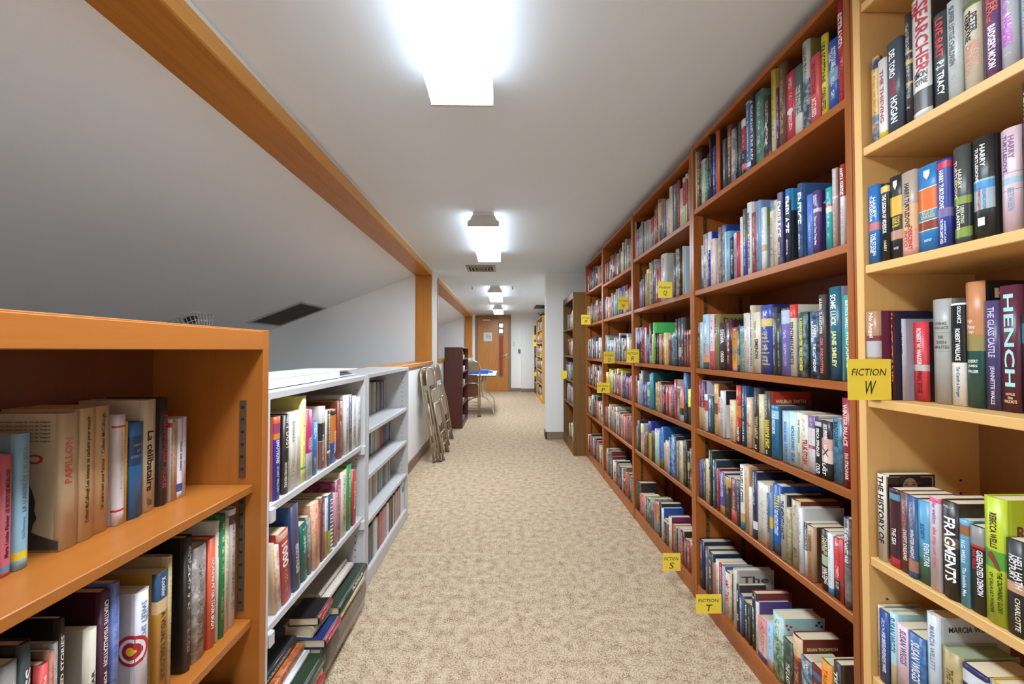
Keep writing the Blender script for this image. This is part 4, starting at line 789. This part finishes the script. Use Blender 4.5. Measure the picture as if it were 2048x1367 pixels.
12434 348 237 38302c hb cv=241c1a t=SPY DUST|e4d8c4|.04|.44|.55|.5|d/JONNA MENDEZ|e4d8c4|.6|.96|.7|.3|d/ANTONIO MENDEZ|e4d8c4|.6|.92|.3|.24|d
12797 298 241 e2ddd0 t=BARBARA|b0aa9c|.12|.4|.5|.5|d/ABEL|b0aa9c|.6|.9|.5|.5|d
13105 336 241 dcd6c8 i=b8b2a4
13517 279 283 e2da84 cv=dcd078 i=8a8240 b=.82-.85:40a850
13801 380 233 b02860 b=.62-1:c0c0ca t=VICTORY|f0e0e8|.4|.58|.4|.4|d/THE SECRET OF|f0e0e8|.38|.6|.8|.26|d
14199 498 184 2e70aa hb i=d8e4f0
14908 348 229 c8c4be cv=e4e4e2 b=.26-.54:2e2e28,.55-.98:7a5040 i=e0e0d8
15273 135 211 d8c0b0
15425 262 194 4a423a b=.7-.75:d8d0c8
15717 521 204 de802e b=0-.1:3a2a24,.62-1:2e4eb0 t=IRRATIONAL|e8ecf4|.42|.84|.8|.36|d
16423 534 230 8a4830 hb cv=7a3c28 i=c8a890
17065 410 246 d2cecb i=6a6a6a
17505 401 244 6a6a84 m=3a3a48
17948 400 233 dadad6
18392 489 224 d2d2ce i=8a8a88
V2 -0.660 0.415
11902 174 211 d8b48e tl=6 i=c04038
12090 217 195 dedad2 tl=6 m=c89050
12316 512 221 cc3c38 tl=6 b=.0-.1:c8a088 t=1000|f4ece4|.16|.5|.5|.6|d i=f0d8c8
12998 499 275 4c4660 hb tl=5 cv=3a5a94 t=MEMORY OF A VILLAGE|e0dce8|.46|.8|.5|.4|d
13535 510 190 1d5c4a hb tl=4 i=b8d0c0
14059 229 198 6c6c66 tl=3 m=b0aca4
14301 447 229 e0b490 tl=3 m=d88060 i=c05048
14766 198 226 a04030 b=.1-1:c87a60
14982 261 227 6c3a38 i=c8a8a0
15263 231 213 c8ced2 b=.55-1:c88a50
15534 363 217 3a4a6a b=.6-1:94b430 sh=spiral
16129 259 202 c48890
16405 360 243 723252 m=c86a7a
16809 624 266 d8c8b6 hb cv=d8c8a8
17457 514 276 2d9048 hb
18002 380 236 b2403a t=Everything|f0dcd0|.2|.7|.5|.5|u'''
def rows(txt):
    out = []
    for ln in txt.strip().split('\n'):
        a = ln.split(' ')
        if not a[0].lstrip('-').isdigit(): out.append([a[0], float(a[1]), float(a[2]), []])
        else: out[-1][3].append((int(a[0])/1e4, int(a[1])/1e4, int(a[2])/1e3, ' '.join(a[3:])))
    return out
for rid, xp, sz, lst in rows(BOOKS):
    case, e0, e1 = CASE[rid[0]]; row = SH[rid][0]; lo, hi = LIM[rid[0]]; n = len(lst)
    for i, (y0, th, h, spec) in enumerate(lst):
        y1 = min(hi, y0+th); y0 = max(lo, y0); th = max(.005, y1-y0)
        d_ = parse(spec); vis = -1 if xp > 0 else 1; h = min(h, {'T1': .285, 'W1': .29}.get(rid, .32))
        kind = 'hardback' if 'hb' in d_ else 'paperback'; nm = d_.get('n') or cname(d_['col'])
        k, e = (i+1, e0) if i < n/2 else (n-i, e1)
        deco = ''
        if 't' in d_: deco = ' with '+cname(d_['t'][0][1])+' lettering'
        elif 'b' in d_: deco = ' with '+cname(d_['b'].split(',')[-1].split(':')[1])+' band'
        lab = '%s %s%s, %s from %s, %s shelf, %s' % (nm, kind, deco, num(k), e, row, case)
        if len(lab.split()) > 16: lab = '%s %s, %s from %s, %s shelf, %s' % (nm, kind, num(k), e, row, case)
        tl = R(float(d_.get('tl', 0))); yc = (y0+y1)/2+math.tan(tl)*.11; xj = float(d_['x']) if 'x' in d_ else xp+(random.random()*.006*(1 if xp > 0 else -1) if rid != 'W3' else 0)
        d_['dp'] = {'L': .908, 'V': .912}.get(rid[0], 1.17)-abs(xj) if xp < 0 else abs(1.17-xj)
        z = sz+.0008+math.sin(tl)*th/2
        make_book(th-(.004 if tl else .0006), h, d_, (xj, yc, z), 0 if xp > 0 else math.pi, vis, lab, 'books on the %s shelf of the %s' % (row, case), tl if xp > 0 else -tl)
# books lying flat on the bottom shelf of the white bookcase
FLAT = [  # label, spec, thickness, length, spine x, near y, base z, turn, pitch
    ('crimson book lying flat at the bottom of the pile beside the orange bookcase', 'b8263c hb cv=c02a44', .030, .24, -.600, 1.155, .077, 0, 0),
    ('cream book lying flat on the crimson one in the white bookcase', 'd8c890 hb cv=d0c088', .026, .235, -.606, 1.15, .1075, 0, 0),
    ('wide dark green book lying flat in the white bookcase by the orange one', '243a28 hb cv=22361f', .034, .245, -.600, 1.15, .134, 0, 0),
    ('thin white book lying flat on the dark green one', 'd8dad8', .014, .24, -.646, 1.15, .1685, 1, 0),
    ('book with an orange food photo edge lying on the thin white one', 'd07a40 m=8a3a20', .026, .235, -.662, 1.15, .183, 1, 0),
    ('glossy black book topping the flat pile beside the orange bookcase', '26282a hb cv=1c1e1f', .032, .225, -.686, 1.15, .2095, 0, 0),
    ('dark grey book lying flat under the blue and red one', '4a4440 hb i=4a4440', .1, .13, -.615, 1.4, .077, 0, 0),
    ('blue book with red edges lying flat in the middle of the bottom shelf', 'b02a38 hb cv=1c2c5c', .028, .125, -.602, 1.402, .1785, 0, 0),
    ('cream botanical book lying flat under the black and red book', 'b8ac88 hb cv=c0b498 m=4a5040', .036, .12, -.648, 1.41, .2075, -4, 0),
    ('black book with red page edges lying flat on the botanical one', '9c2430 hb cv=1a1416', .028, .115, -.630, 1.415, .2445, 2, 0),
    ('taupe book lying flat below the yellow one, bottom shelf', '8a7a6c hb i=84766a cv=8c7c6e', .085, .3, -.622, 1.55, .077, 0, 0),
    ('yellow book lying flat beside the white bookcase upright', 'd8c8a0 hb cv=d0b840 ct=FURNITURE|3a2c18|.3', .026, .27, -.618, 1.555, .163, 0, 0),
    ('dark green oversize book lying on top of the yellow one', '2c3a2a hb cv=28362a t=GARDENS|d8d8cc|.2|.6|.5|.6|d', .028, .33, -.612, 1.545, .197, 2, -1),
    ('pale grey thin book lying on the dark green oversize one', 'c8b8ac hb cv=cdbdb2', .022, .27, -.665, 1.55, .2295, 0, 0),
    ('second pale grey thin book on top of the pile', 'ccc4b4 hb cv=9c968c', .02, .26, -.690, 1.55, .2525, 0, 0)]
for lab, spec, th, L, x, y, z, turn, pitch in FLAT:
    Mx = Matrix.Translation((x, y, z+th/2)) @ Matrix.Rotation(R(turn), 4, 'Z') @ Matrix.Rotation(R(pitch), 4, 'X') @ Matrix(((-1,0,0,0),(0,0,1,0),(0,1,0,0),(0,0,0,1)))
    make_book(th, L, parse(spec), None, 0, 1, lab, 'books lying flat on the bottom shelf of the white bookcase', 0, Mx)
o = make_book(.03, .25, parse('26262a hb cv=1c1c1e'), (-.66, 1.03, .0908), math.pi, 1, 'dark book on the bottom shelf of the orange bookcase', None)
# album lying on the near white bookcase
al = bx('binder', (-.915, 1.20, 1.066), (-.70, 1.93, 1.069), WEM, None, .001); tag(al, 'wide white album binder lying on the white bookcase top', 'binder')
bx('cover', (-.912, 1.14, 1.0935), (-.69, 1.92, 1.0965), WEM, al, .001); bx('spine', (-.694, 1.14, 1.066), (-.691, 1.72, 1.0965), WEM, al)
for k in range(5): bx('page', (-.905, 1.2, 1.0695+.0045*k), (-.700, 1.9-.02*k, 1.072+.0045*k), plain(('dcdad4', '8a8884', 'd0ccc4', '6a6866', 'e0deda')[k], .5), al)
# ------------------------------------------------------------------ video cases
VCOL = ['b8a898', '6a5a4c', 'c8b8a4', '5c4c40', 'a89880', 'd0c4ac', '2a2620', '7a9088', '98a8a0', '4c4650', '686068', 'a8a098', '5a545a', 'c8c4c0']
VB = ['c8a030', '3a3a34', 'd0ccc4', '8a9a90', 'd8c0a0', 'b89888', 'b84038', '8a2c30', '5a2a30', '3a4a70', '4a5a80', '8a8a90', '3a3a40']
VD = ['3a3836', '2e2a28', '8a9090', 'c8c8c4', '4a3a34', '7a3a34', 'c86a50', 'b0503c', '8a7ab0', 'a090c0', 'c87a40', 'd8d0b0', '3a3a80', '30306a', '2a2824', 'c8a040', '5a2c2c', 'b0b0b4', '8a7a70', 'c8a8a8', '6a3a3a', 'd0ccc8']
def video_case(y, x, z, th, h, col, lab, grp):
    o = MB().box((0, -th/2, 0), (-.115, th/2, h), .002).build('video_case', plain(col, .35, 0., 'case_print'), None); o.location = (x, y, z); tag(o, lab, 'video case', grp)
    bx('title_strip', (.0006, -th*.3, h*.12), (.0, th*.3, h*.72), plain('%02x%02x%02x' % tuple(min(255, int(int(col[i:i+2], 16)*.6+70)) for i in (0, 2, 4)), .4), o)
    return o
for rw, (cols, x, z, ya, yb, row) in enumerate(((VCOL, -.835, .7808, 2.47, 2.846, 'top'), (VB, -.80, .5528, 2.36, 2.846, 'second'), (VCOL, -.76, .3258, 2.24, 2.72, 'third'), (VD, -.70, .0788, 2.12, 2.768, 'bottom'))):
    y = ya; lst = []
    while y < yb: th = random.choice((.015, .026, .026, .022)); lst.append((y, th)); y += th+.0012
    for k, (y, th) in enumerate(lst):
        c = cols[k*len(cols)//len(lst)]; n = len(lst)
        video_case(y+th/2, x, z, th, random.choice((.19, .19, .187, .193)), c, '%s video case, %s from the %s, %s shelf, white bookcase by the chairs' % (cname(c), num(k+1) if k < n/2 else num(n-k), 'near end' if k < n/2 else 'far end', row), 'video cases on the %s shelf' % row)
for k, y in enumerate((2.815, 2.85)):
    o = video_case(y, -.70, .0788, .03, .2, 'dcdcd8', ('first', 'second')[k]+' white video case with blue label at the far end of the bottom shelf', 'video cases on the bottom shelf'); bx('label_band', (.001, -.013, .13), (0, .013, .17), plain(('2c6cb0', '3a8a60')[k], .4), o)
# ------------------------------------------------------------------ the rest of the shelved books, one mass
BOOKS2 = r'''A1 0.915 1.822
19855 303 262 6a5a70 m=b8a0a8 b=.5-1:a85068
20190 84 217 343034
20285 477 252 c05458 b=0-.1:d8c8a8,.6-1:d8d0a8 hb
20797 347 199 d4ccb4 i=8a8270
21215 234 259 a84838 hb cv=2c2a26
21481 387 253 5c6a68 b=0-.1:7a5a78
21884 149 253 5a6260
22066 512 261 e2d6d8 hb i=9a8a90
22618 338 210 e0d4d2 i=8a7078 b=.5-1:d4b4bc
22990 312 226 6a7e80 b=.6-1:484c50
23322 282 210 c0706c b=.5-1:7a8290
23640 232 227 c8c4b4 b=.6-1:3a4660
23889 296 257 d8b078 b=0-.1:c86830
24227 512 231 7a3a2c m=b88868
24765 147 187 c8b0a0
24976 433 184 c84048 b=.5-1:8a8890
25431 335 183 b0b0a8
25788 509 194 9a9c98 i=4a4a4a
26320 359 200 a8a8a4
26703 221 203 4a4a50
26947 711 218 b8b4a8 m=7a7a74
27713 588 192 a8a89c m=5a4a48
28486 251 264 c8a8a0 cv=2a2426
A2 0.915 1.465
20751 183 251 c8b89c hb cv=a8c4d8 ct=A Qu Se|2a3c60
20987 323 249 26221e hb
21323 390 253 b0aca4 hb i=3a3836 m=6a6660
21743 259 235 4a4844 i=a8a49c
23145 781 273 d0ccc4 hb i=6a6a6c cv=c2beb6
23985 547 207 c85050 b=.5-.7:c8c0c8 m=b89090
24544 348 268 b0a4a4 b=.4-1:8a7a84 m=6a6068 hb
24929 455 269 5a4c54 m=8a7a84
25423 314 268 dcd49a m=4a4038 i=2c2824 hb
25780 425 233 b89868 b=0-.1:d8d0b0
26248 334 212 6a645c m=b8a890
26604 128 205 46403c
26776 772 188 8a8494 m=6a6878
A3 0.915 1.095
19853 358 186 3a342c b=0-.12:d8c8a0,.4-.55:d0c060 m=c8b890
20234 467 187 a02c36 i=e8d8d8 b=.15-.25:3a2a28
20718 403 254 343634 hb cv=2a2e2e m=585a58
21133 329 252 4a4050 hb i=c8bcc8 b=.6-.8:b8a8b0
21488 287 252 3a2c30 hb i=e0d4d0
21808 515 181 3a7488 b=0-.12:8ab0a0 i=d8e8e8
22407 427 179 8a3430 b=0-.2:b8b0a8 i=e08870 m=3a2a28
22863 475 183 d4b88c i=7a6848
23369 497 183 b82c38 i=e8c8c8
23897 355 183 b89a70 i=6a5838
24301 486 186 2c2c2c i=c8c8c0
24814 295 255 7ac860 cv=58d070 hb i=2a6a30
25133 248 185 e0dc3c i=4a4a20
25410 420 255 3a3638 b=.5-.8:8a6a90,.8-1:a8b0a0 i=d8d8d0 hb
25892 359 185 2c4a88 b=.6-1:3a3c44 i=a8b8d8
26420 294 232 b8a8b0 b=0-.5:e0d0d0 cv=b02434 hb
26753 569 244 b8303c b=0-.4:88484e hb
27426 862 239 8a98b0 b=.4-.7:2a2c2c,.7-1:3a6030
28333 179 242 d8d4cc cv=9aa8b8
A4 0.915 0.810
19758 111 180 5a4860
19890 501 179 d8d060 b=.5-1:3a3c34 i=2a2c20
20405 483 254 2a5a84 hb cv=2a5478 i=d8a868 b=.6-1:26282a
20918 367 174 e08060 b=.6-.8:3a2c2c,.8-1:b8a8b0
21308 381 178 3a7a5c b=0-.06:c8d8c8,.55-1:8a9a94 i=d8e8d0
21710 370 211 b82c38 hb cv=c0b8c4
22096 216 170 6a4080 b=.6-1:383438 i=d8c8a0
22325 498 171 a04848 m=c8a8a0 i=e8d8d0
22850 452 169 a82830 hb
23358 429 165 3a2c2c b=.3-.6:b04840 i=c8c0b8
23830 326 165 a89098 b=.4-1:b898a0
24199 649 182 d4a048 m=7a4a28 cv=5a2a24 b=.7-1:d8b888
25296 486 229 2c98a8 hb cv=1c5c5c
25806 488 168 3a4a3c b=.3-.55:c8cc48 m=c8c8b0
26330 789 159 243c7c b=.8-1:2a5a8c i=b8c8e0
27169 561 234 a8a49c hb cv=6a6868 ct=AN|b8b8b8
27777 504 160 d8ccc8 i=3a3436 b=.5-1:c8a8a0
28339 355 194 6a4038 m=a88878
A5 0.915 0.489
19721 161 198 c89858 b=0-.4:383028
19906 304 207 282420 i=d8d4cc b=.7-1:a87838
20225 301 185 26241c b=.3-.5:a8a848
20548 518 235 322c26 hb i=c8a868 cv=28241e
21096 342 215 d0c0a0
21467 354 206 6a6250 m=a89878
21940 834 224 2c4c7c hb m=7a9cb8 b=.75-1:2058a0 i=d8e4f0 cv=1c2c3c ct=MOE|6a5a48
22829 780 172 d4cab8 m=b89888 i=8a8078
23673 523 242 2a70a8 hb cv=2468a8 b=.78-1:5a6a30
24273 706 212 d8c4c8 hb cv=c8c8d8 i=8a6a78
25020 239 195 4a4050
25300 285 187 2c2824 i=a8a49c
25600 484 241 d8c838 hb b=0-.3:4a4aa0 cv=2a3a8c
26112 592 165 38241f i=c8a8a0
26758 204 77 a84828
27066 589 198 d8ccc0 hb b=.3-.6:d8a8a0,.6-1:d8cc9c cv=c8c0a8
27725 543 213 3a4248 hb cv=1c2244
28323 514 160 a8a890 m=6a6a50
A6 0.915 0.075
19635 228 167 d8c8bc
19903 354 157 8a8470 b=0-.1:d8d0b8 m=b8a890
20297 327 149 a83034 i=d8c8c0
20666 360 140 2c3032 m=8a7a60
21045 263 170 b83c2c b=0-.3:7a2a30 cv=2a2220 ct=MA|d8d4cc
21353 362 166 a8a4a4 m=6a6a70
21763 186 146 2c343a
21996 507 147 9a7038 m=7a5428
22624 355 178 ded8c8 hb cv=782c5c pg=e8e0d0
23035 611 136 6a3c38 b=0-.1:d8c8b8 m=9a6a60
23724 278 185 d8dce0 cv=2c5ca8 hb
24057 373 199 262c2a hb cv=223430
24549 541 177 d89a58 b=.0-.1:c87850,.6-1:8a9a98 i=a83c2c
25182 635 185 a8a898 b=.4-1:6a7a84 hb m=586058
25853 842 148 3a3444 m=a8a4b0
26730 425 149 d89868
27193 590 133 a84848 m=c8a8a8
27853 660 197 3a302c i=c8b888 cv=342c2a ct=JAMES|e8e4dc'''
G = Bag(); r2 = random.Random(11)
def jit(c, a=.1): return '%02x%02x%02x' % tuple(max(0, min(255, int(int(c[i:i+2], 16)*(1+r2.uniform(-a, a))))) for i in (0, 2, 4))
def mass(x, y, z, th, h, spec, rz=0, tilt=0.):
    d_ = parse(spec) if isinstance(spec, str) else spec; dep = depth_of(h, d_)
    book_geo(G, th-.0005, h, d_, dep, Matrix.Translation((x, y, z+.0008)) @ Matrix.Rotation(rz, 4, 'Z'), -1, True)
for rid, xp, sz, lst in rows(BOOKS2):
    for y0, th, h, spec in lst:
        y1 = min(2.853, y0+th); y0 = max(1.977, y0); th = y1-y0
        if th < .004: continue
        n = 1 if th < .046 else (2 if th < .07 else 3)
        if rid == 'A2' and spec.startswith('d0ccc4'): n = 1
        for k in range(n):
            s = spec if k == 0 else jit(spec[:6], .35)+spec[6:]
            mass(xp+r2.random()*.006, y0+th*(k+.5)/n, sz, th/n, max(.135, h*(1 if k == 0 else r2.uniform(.9, 1.02))), s)
PAL = {'a': '9a9288 7a7468 c0b8aa 3a342e 8a8278 d8d0c4 4a4a48 b04444 6a5c50 c8a088 5a6070 24221f 302c28'.split(),
       'b': '6a7c8c c0c4c8 3a4a62 8a9494 d8d0c8 26364c a08c7c 5a3a3a 7a8098 b0a4a8 4a505a e0d8d0 2a2a2c b8c088'.split(),
       'c': 'b83848 8a2838 c84880 d8c850 d8b030 3a3a48 2c4a90 7a6a80 b87080 5a3a48 384858 c85060 e0c840'.split(),
       'd': 'd8ccb4 3a3230 a83038 c8b898 5a6a58 28282a b8a088 8a3a34 4a5a60 d8d4cc c86858 786858 2a2c30'.split(),
       'e': '5aa0c0 4a6a90 e0905a c8d0c8 3a3a38 d86838 a8b0b0 90282c 8a8478 d0b8a8 2c70b0'.split()}
def fill(x, ya, yb, z, pal, hmin=.165, hmax=.235, lim=.28, rz=0, gap=.0):
    y = ya
    while y < yb-.012:
        th = min(r2.uniform(.014, .036), yb-y); h = min(lim, r2.choice((r2.uniform(hmin, hmin+.02), r2.uniform(hmin, hmax)))); c = jit(r2.choice(PAL[pal]), .12)
        d_ = {'col': c}
        if r2.random() < .4: d_['hb'] = 1
        if r2.random() < .4: a = r2.uniform(.2, .7); d_['b'] = '%.2f-%.2f:%s' % (a, a+r2.uniform(.1, .3), jit(r2.choice(PAL[pal]), .15))
        if r2.random() < .2: d_['m'] = jit(r2.choice(PAL[pal]), .2)
        mass(x+r2.uniform(0, .008)*(1 if x > 0 else -1), y+th/2, z, th, h, d_, rz); y += th+.0008+gap
for (ya, yb), pals, zt in (((2.903, 3.742), 'aebcdd', 1.787), ((3.793, 4.529), 'aabadd', 1.82)):
    for z, p in zip([zt, 1.464, 1.095, .81, .489, .075], pals): fill(.917, ya+.005, yb-.004, z, p, .165, .225 if z < 1.7 else .25)
for z, p in zip([1.44, 1.115, .828, .555, .115], 'ddbbd'): fill(.785, 4.59, 5.0+r2.random()*.3, z, p, .16, .21)
for z in (.08, .42, .75, 1.08, 1.4): fill(.85, 10.78, 11.46, z, 'd', .17, .24)
for z in (.08, .4, .72, 1.04, 1.36, 1.66): fill(.84, 9.04, 10.66, z, 'ad'[int(z*10) % 2], .17, .24)
o = link('remaining_books', G.mesh('remaining_books', [BOOK, PAGE])); tag(o, 'the many other books on the shelves further down the aisle', 'books', None, 'stuff')
# ------------------------------------------------------------------ yellow shelf notes
def note(x0, x1, y, z0, z1, letter, where, rot=0.):
    r = empty('shelf_note', ((x0+x1)/2, y, z0), R(rot), 'yellow card note '+where, 'note', 'yellow notes on the shelves'); w_ = (x1-x0)/2; H = z1-z0
    bx('card', (-w_, 0, 0), (w_, .0006, H), YEL, r)
    def script(s, x, z, L, hh):
        o = lettering(s, '', (x, -.0006, z), (1, 0, 0), (.18, 0, 1), L, hh, r, 'handwriting', mat=INK); return o
    if letter:
        script('Fiction' if letter == 'Q' else 'FICTION', -w_*.8, H*.68, w_*1.55, H*.17); script(letter, -w_*.25, H*.3, w_*.5, H*.34)
    return r
for a in ((.815, .920, .957, 1.062, 1.159, 'W', 'lettered FICTION W on the third shelf of the birch bookcase'),
          (.800, .908, 1.715, .078, .158, 'T', 'lettered FICTION T at the floor shelf of the red-brown row'),
          (.790, .880, 2.05, .076, .164, 'S', 'lettered FICTION S at the floor shelf of the red-brown row'),
          (.835, .913, 2.205, 1.466, 1.552, 'Q', 'lettered with a Q on a high red-brown shelf'),
          (.826, .913, 2.76, 1.096, 1.187, 'R', 'lettered with an R beside a red-brown upright'),
          (.790, .866, 2.835, 1.466, 1.553, 'N', 'lettered with an N on a high red-brown shelf'),
          (.808, .900, 3.33, 1.072, 1.168, 'O', 'lettered with an O, hanging crooked on a middle shelf'),
          (.800, .912, 3.54, .808, .898, 'P', 'lettered with a P below the O note'),
          (.800, .898, 4.26, 1.45, 1.552, 'M', 'lettered with an M next to the walnut bookcase'),
          (.715, .805, 5.18, .818, .920, '', 'on the front of the walnut bookcase'),
          (.740, .82, 11.0, 1.475, 1.6, '', 'highest on the far dark bookcase'), (.745, .86, 10.75, 1.285, 1.39, '', 'second down on the far dark bookcase'),
          (.79, .87, 9.2, 1.495, 1.59, '', 'topmost on the far pine bookcase'), (.80, .87, 9.35, 1.0, 1.09, '', 'in the middle of the far pine bookcase'),
          (.74, .85, 11.05, .475, .585, '', 'lowest on the far dark bookcase'), (.80, .9, 9.25, .085, .16, '', 'at the foot of the far pine bookcase')):
    note(*a, rot=4 if a[5] == 'O' else 0)
p = empty('green_ornament', (.9, 9.8, 1.96), 0, 'green leafy ornament on top of the far pine bookcase', 'ornament'); b = MB(); rr = random.Random(3)
for k in range(22):
    a = rr.random()*6.28; q = rr.uniform(.05, .16); zz_ = rr.uniform(.03, .12); b.quad((0, 0, .01), (math.cos(a-.25)*q*.6, math.sin(a-.25)*q*.6, zz_), (math.cos(a)*q, math.sin(a)*q, zz_*1.2), (math.cos(a+.25)*q*.6, math.sin(a+.25)*q*.6, zz_*.8))
b.build('foliage', plain('2c6a44', .5), p); MB().tube([(0, 0, 0), (0, 0, .04)], .04, 10, True, .05).build('pot', plain('5a4a3a', .6), p)
# ------------------------------------------------------------------ folding chairs
def arc(c, r, a0, a1, n=6): return [(0, c[0]+r*math.cos(R(a0+(a1-a0)*k/n)), c[1]+r*math.sin(R(a0+(a1-a0)*k/n))) for k in range(n+1)]
def folding_chair(lab, M, seat):
    """folded flat: local y is its width, z up along the frame, x its thickness"""
    r = empty('folding_chair', (0, 0, 0), 0, lab, 'chair', 'metal folding chairs'); r.matrix_world = M
    W_, H_ = .215, .99; rc = .13
    U = [(0, -W_, .02), (0, -W_, H_-rc)]+arc((-W_+rc, H_-rc), rc, 180, 90)[1:]+arc((W_-rc, H_-rc), rc, 90, 0)+[(0, W_, .02)]
    MB().tube(U, .0115, 8).build('main_frame', BEI, r)
    w2 = .185; V = [(.03, -w2, .02), (.03, -w2, .56), (.028, -w2+.03, .6), (.028, w2-.03, .6), (.03, w2, .56), (.03, w2, .02)]
    MB().tube(V, .0105, 8).build('rear_frame', BEI, r)
    for z in (.14, .27): MB().tube([(.03, -w2, z), (.03, w2, z)], .008, 6).build('stretcher', BEI, r)
    MB().tube([(0, -W_, .2), (0, W_, .2)], .008, 6).build('stretcher', BEI, r)
    def panel(name, z0, z1, w0, w1, x, rc_, mat, bulge=.012):
        P = []
        for cx, cz, a0 in ((w0-rc_, z0+rc_, -90), (w1-rc_, z1-rc_, 0), (-w1+rc_, z1-rc_, 90), (-w0+rc_, z0+rc_, 180)):
            P += [(cx+rc_*math.cos(R(a0+90*k/4)), cz+rc_*math.sin(R(a0+90*k/4))) for k in range(5)]
        b = MB(); b.prism(P, Matrix(((0,0,1,x),(1,0,0,0),(0,1,0,0),(0,0,0,1))), bulge); return b.build(name, mat, r)
    panel('backrest', .80, .972, .2, .155, -.004, .05, BEI, .008); panel('seat', .36, .745, .165, .19, .012, .04, seat, .014)
    b = MB(); b.tube([(.019, -.165, .38), (.019, -.185, .70), (.019, -.15, .748), (.019, .15, .748), (.019, .185, .70), (.019, .165, .38)], .009, 6); b.build('seat_frame', BEI, r)
    for s in (-1, 1): MB().tube([(.006, s*.2, .45), (.03, s*.187, .62)], .006, 6).build('hinge_link', BEI, r)
    RB = plain('6a5a4c', .7)
    for s in (-1, 1):
        MB().tube([(0, s*W_, .0), (0, s*W_, .035)], .016, 8).build('foot_cap', RB, r); MB().tube([(.03, s*w2, .0), (.03, s*w2, .035)], .015, 8).build('foot_cap', RB, r)
    return r
def lean(x, y, ang): return Matrix.Translation((x, y, .004)) @ Matrix.Rotation(R(-ang), 4, 'Y')
folding_chair('beige metal folding chair leaning on the white wall, inner one of the nested pair', lean(-.742, 4.52, 9.2), BEI)
folding_chair('beige metal folding chair leaning on the wall, outer one of the nested pair', lean(-.683, 4.56, 9.6), BEI)
folding_chair('beige metal folding chair leaning on the wall next to the dark mahogany bookcase', lean(-.725, 5.27, 9.3), BEI)
folding_chair('folded metal chair with brown seat propped against the table', Matrix.Translation((-.655, 7.24, .004)) @ Matrix.Rotation(R(-90), 4, 'Z') @ Matrix.Rotation(R(4), 4, 'Y'), plain('7a4a2c', .45, 0., 'brown_vinyl'))
# ------------------------------------------------------------------ folding table and what lies on it
tb = empty('folding_table', (-.54, 8.06, 0), 0, 'white-topped folding table with bent metal legs before the door', 'table')
bx('table_top', (-.37, -.72, .712), (.37, .72, .738), plain('e2ded4', .4), tb, .004); bx('edge_trim', (-.376, -.726, .706), (.376, .726, .722), plain('3a342e', .5), tb, .002)
for y in (-.5, .5):
    L = MB()
    for dx in (-.03, .03): L.tube([(.1+dx, y, .70), (.1+dx, y, .32)], .013, 8)
    L.tube([(-.25, y, .0), (-.25, y, .06), (-.2, y, .2), (-.05, y, .3), (.1, y, .33), (.2, y, .3), (.3, y, .18), (.32, y, .06), (.32, y, 0)], .013, 8); L.build('leg', plain('ddd4c4', .35, .2), tb)
MB().tube([(.1, -.5, .6), (.1, .5, .6)], .01, 6).build('brace', BEI, tb)
for k, (x, y, sx, sy, h, c, l) in enumerate(((-.62, 7.62, .13, .1, .06, '2458a8', 'bright blue box on the near edge of the folding table'), (-.395, 7.68, .08, .12, .075, '1c50b4', 'tall blue box beside the folded chair on the table'), (-.36, 8.0, .12, .08, .05, '3a7ab8', 'lighter blue box behind the tall blue one on the table'), (-.68, 7.95, .15, .1, .07, 'd8d8d4', 'white box behind the bright blue one on the table'))):
    o = bx('table_box', (-sx, -sy, 0), (sx, sy, h*.8), plain(c, .45), None, .003); o.location = (x, y, .7385); tag(o, l, 'box', 'boxes on the folding table'); bx('lid', (-sx-.003, -sy-.003, h*.55), (sx+.003, sy+.003, h), plain(jit(c, .08), .45), o, .002)
o = bx('paper_sheet', (-.1, -.15, 0), (.1, .15, .002), plain('d8c8b0', .6), None); o.location = (-.29, 7.51, .7385); tag(o, 'printed sheet lying flat on the folding table', 'paper'); bx('printed_block', (-.08, -.12, .002), (.08, .0, .0025), plain('b0a898', .6), o)
for k, (y, z, c, h, l) in enumerate(((6.32, 1.05, 'c87868', .11, 'pink box on the top shelf'), (6.5, 1.05, 'd8d4d0', .06, 'white box on the top shelf'), (6.3, .85, 'b8a8b8', .06, 'lilac box on the second shelf'), (6.55, .85, 'd0d4e0', .08, 'pale box on the second shelf'), (6.3, .62, 'c8a868', .07, 'tan box on the third shelf'), (6.6, .62, 'a8a0b8', .09, 'grey box on the third shelf'), (6.28, .36, '6a90b8', .07, 'blue box on the fourth shelf'), (6.5, .36, 'b88068', .06, 'brown box on the fourth shelf'), (6.3, .07, '3a6a90', .1, 'dark blue box on the bottom shelf'), (6.55, .07, '4a88b0', .07, 'light blue box on the bottom shelf'))):
    o = bx('game_box', (-.2, -.07, 0), (0, .07, h*.7), plain(c, .5), None, .002); o.location = (-.655, y, z+.0008); tag(o, l+' of the dark mahogany bookcase', 'box', 'boxes in the mahogany bookcase'); bx('lid', (-.203, -.073, h*.45), (.003, .073, h), plain(jit(c, .1), .5), o, .002)
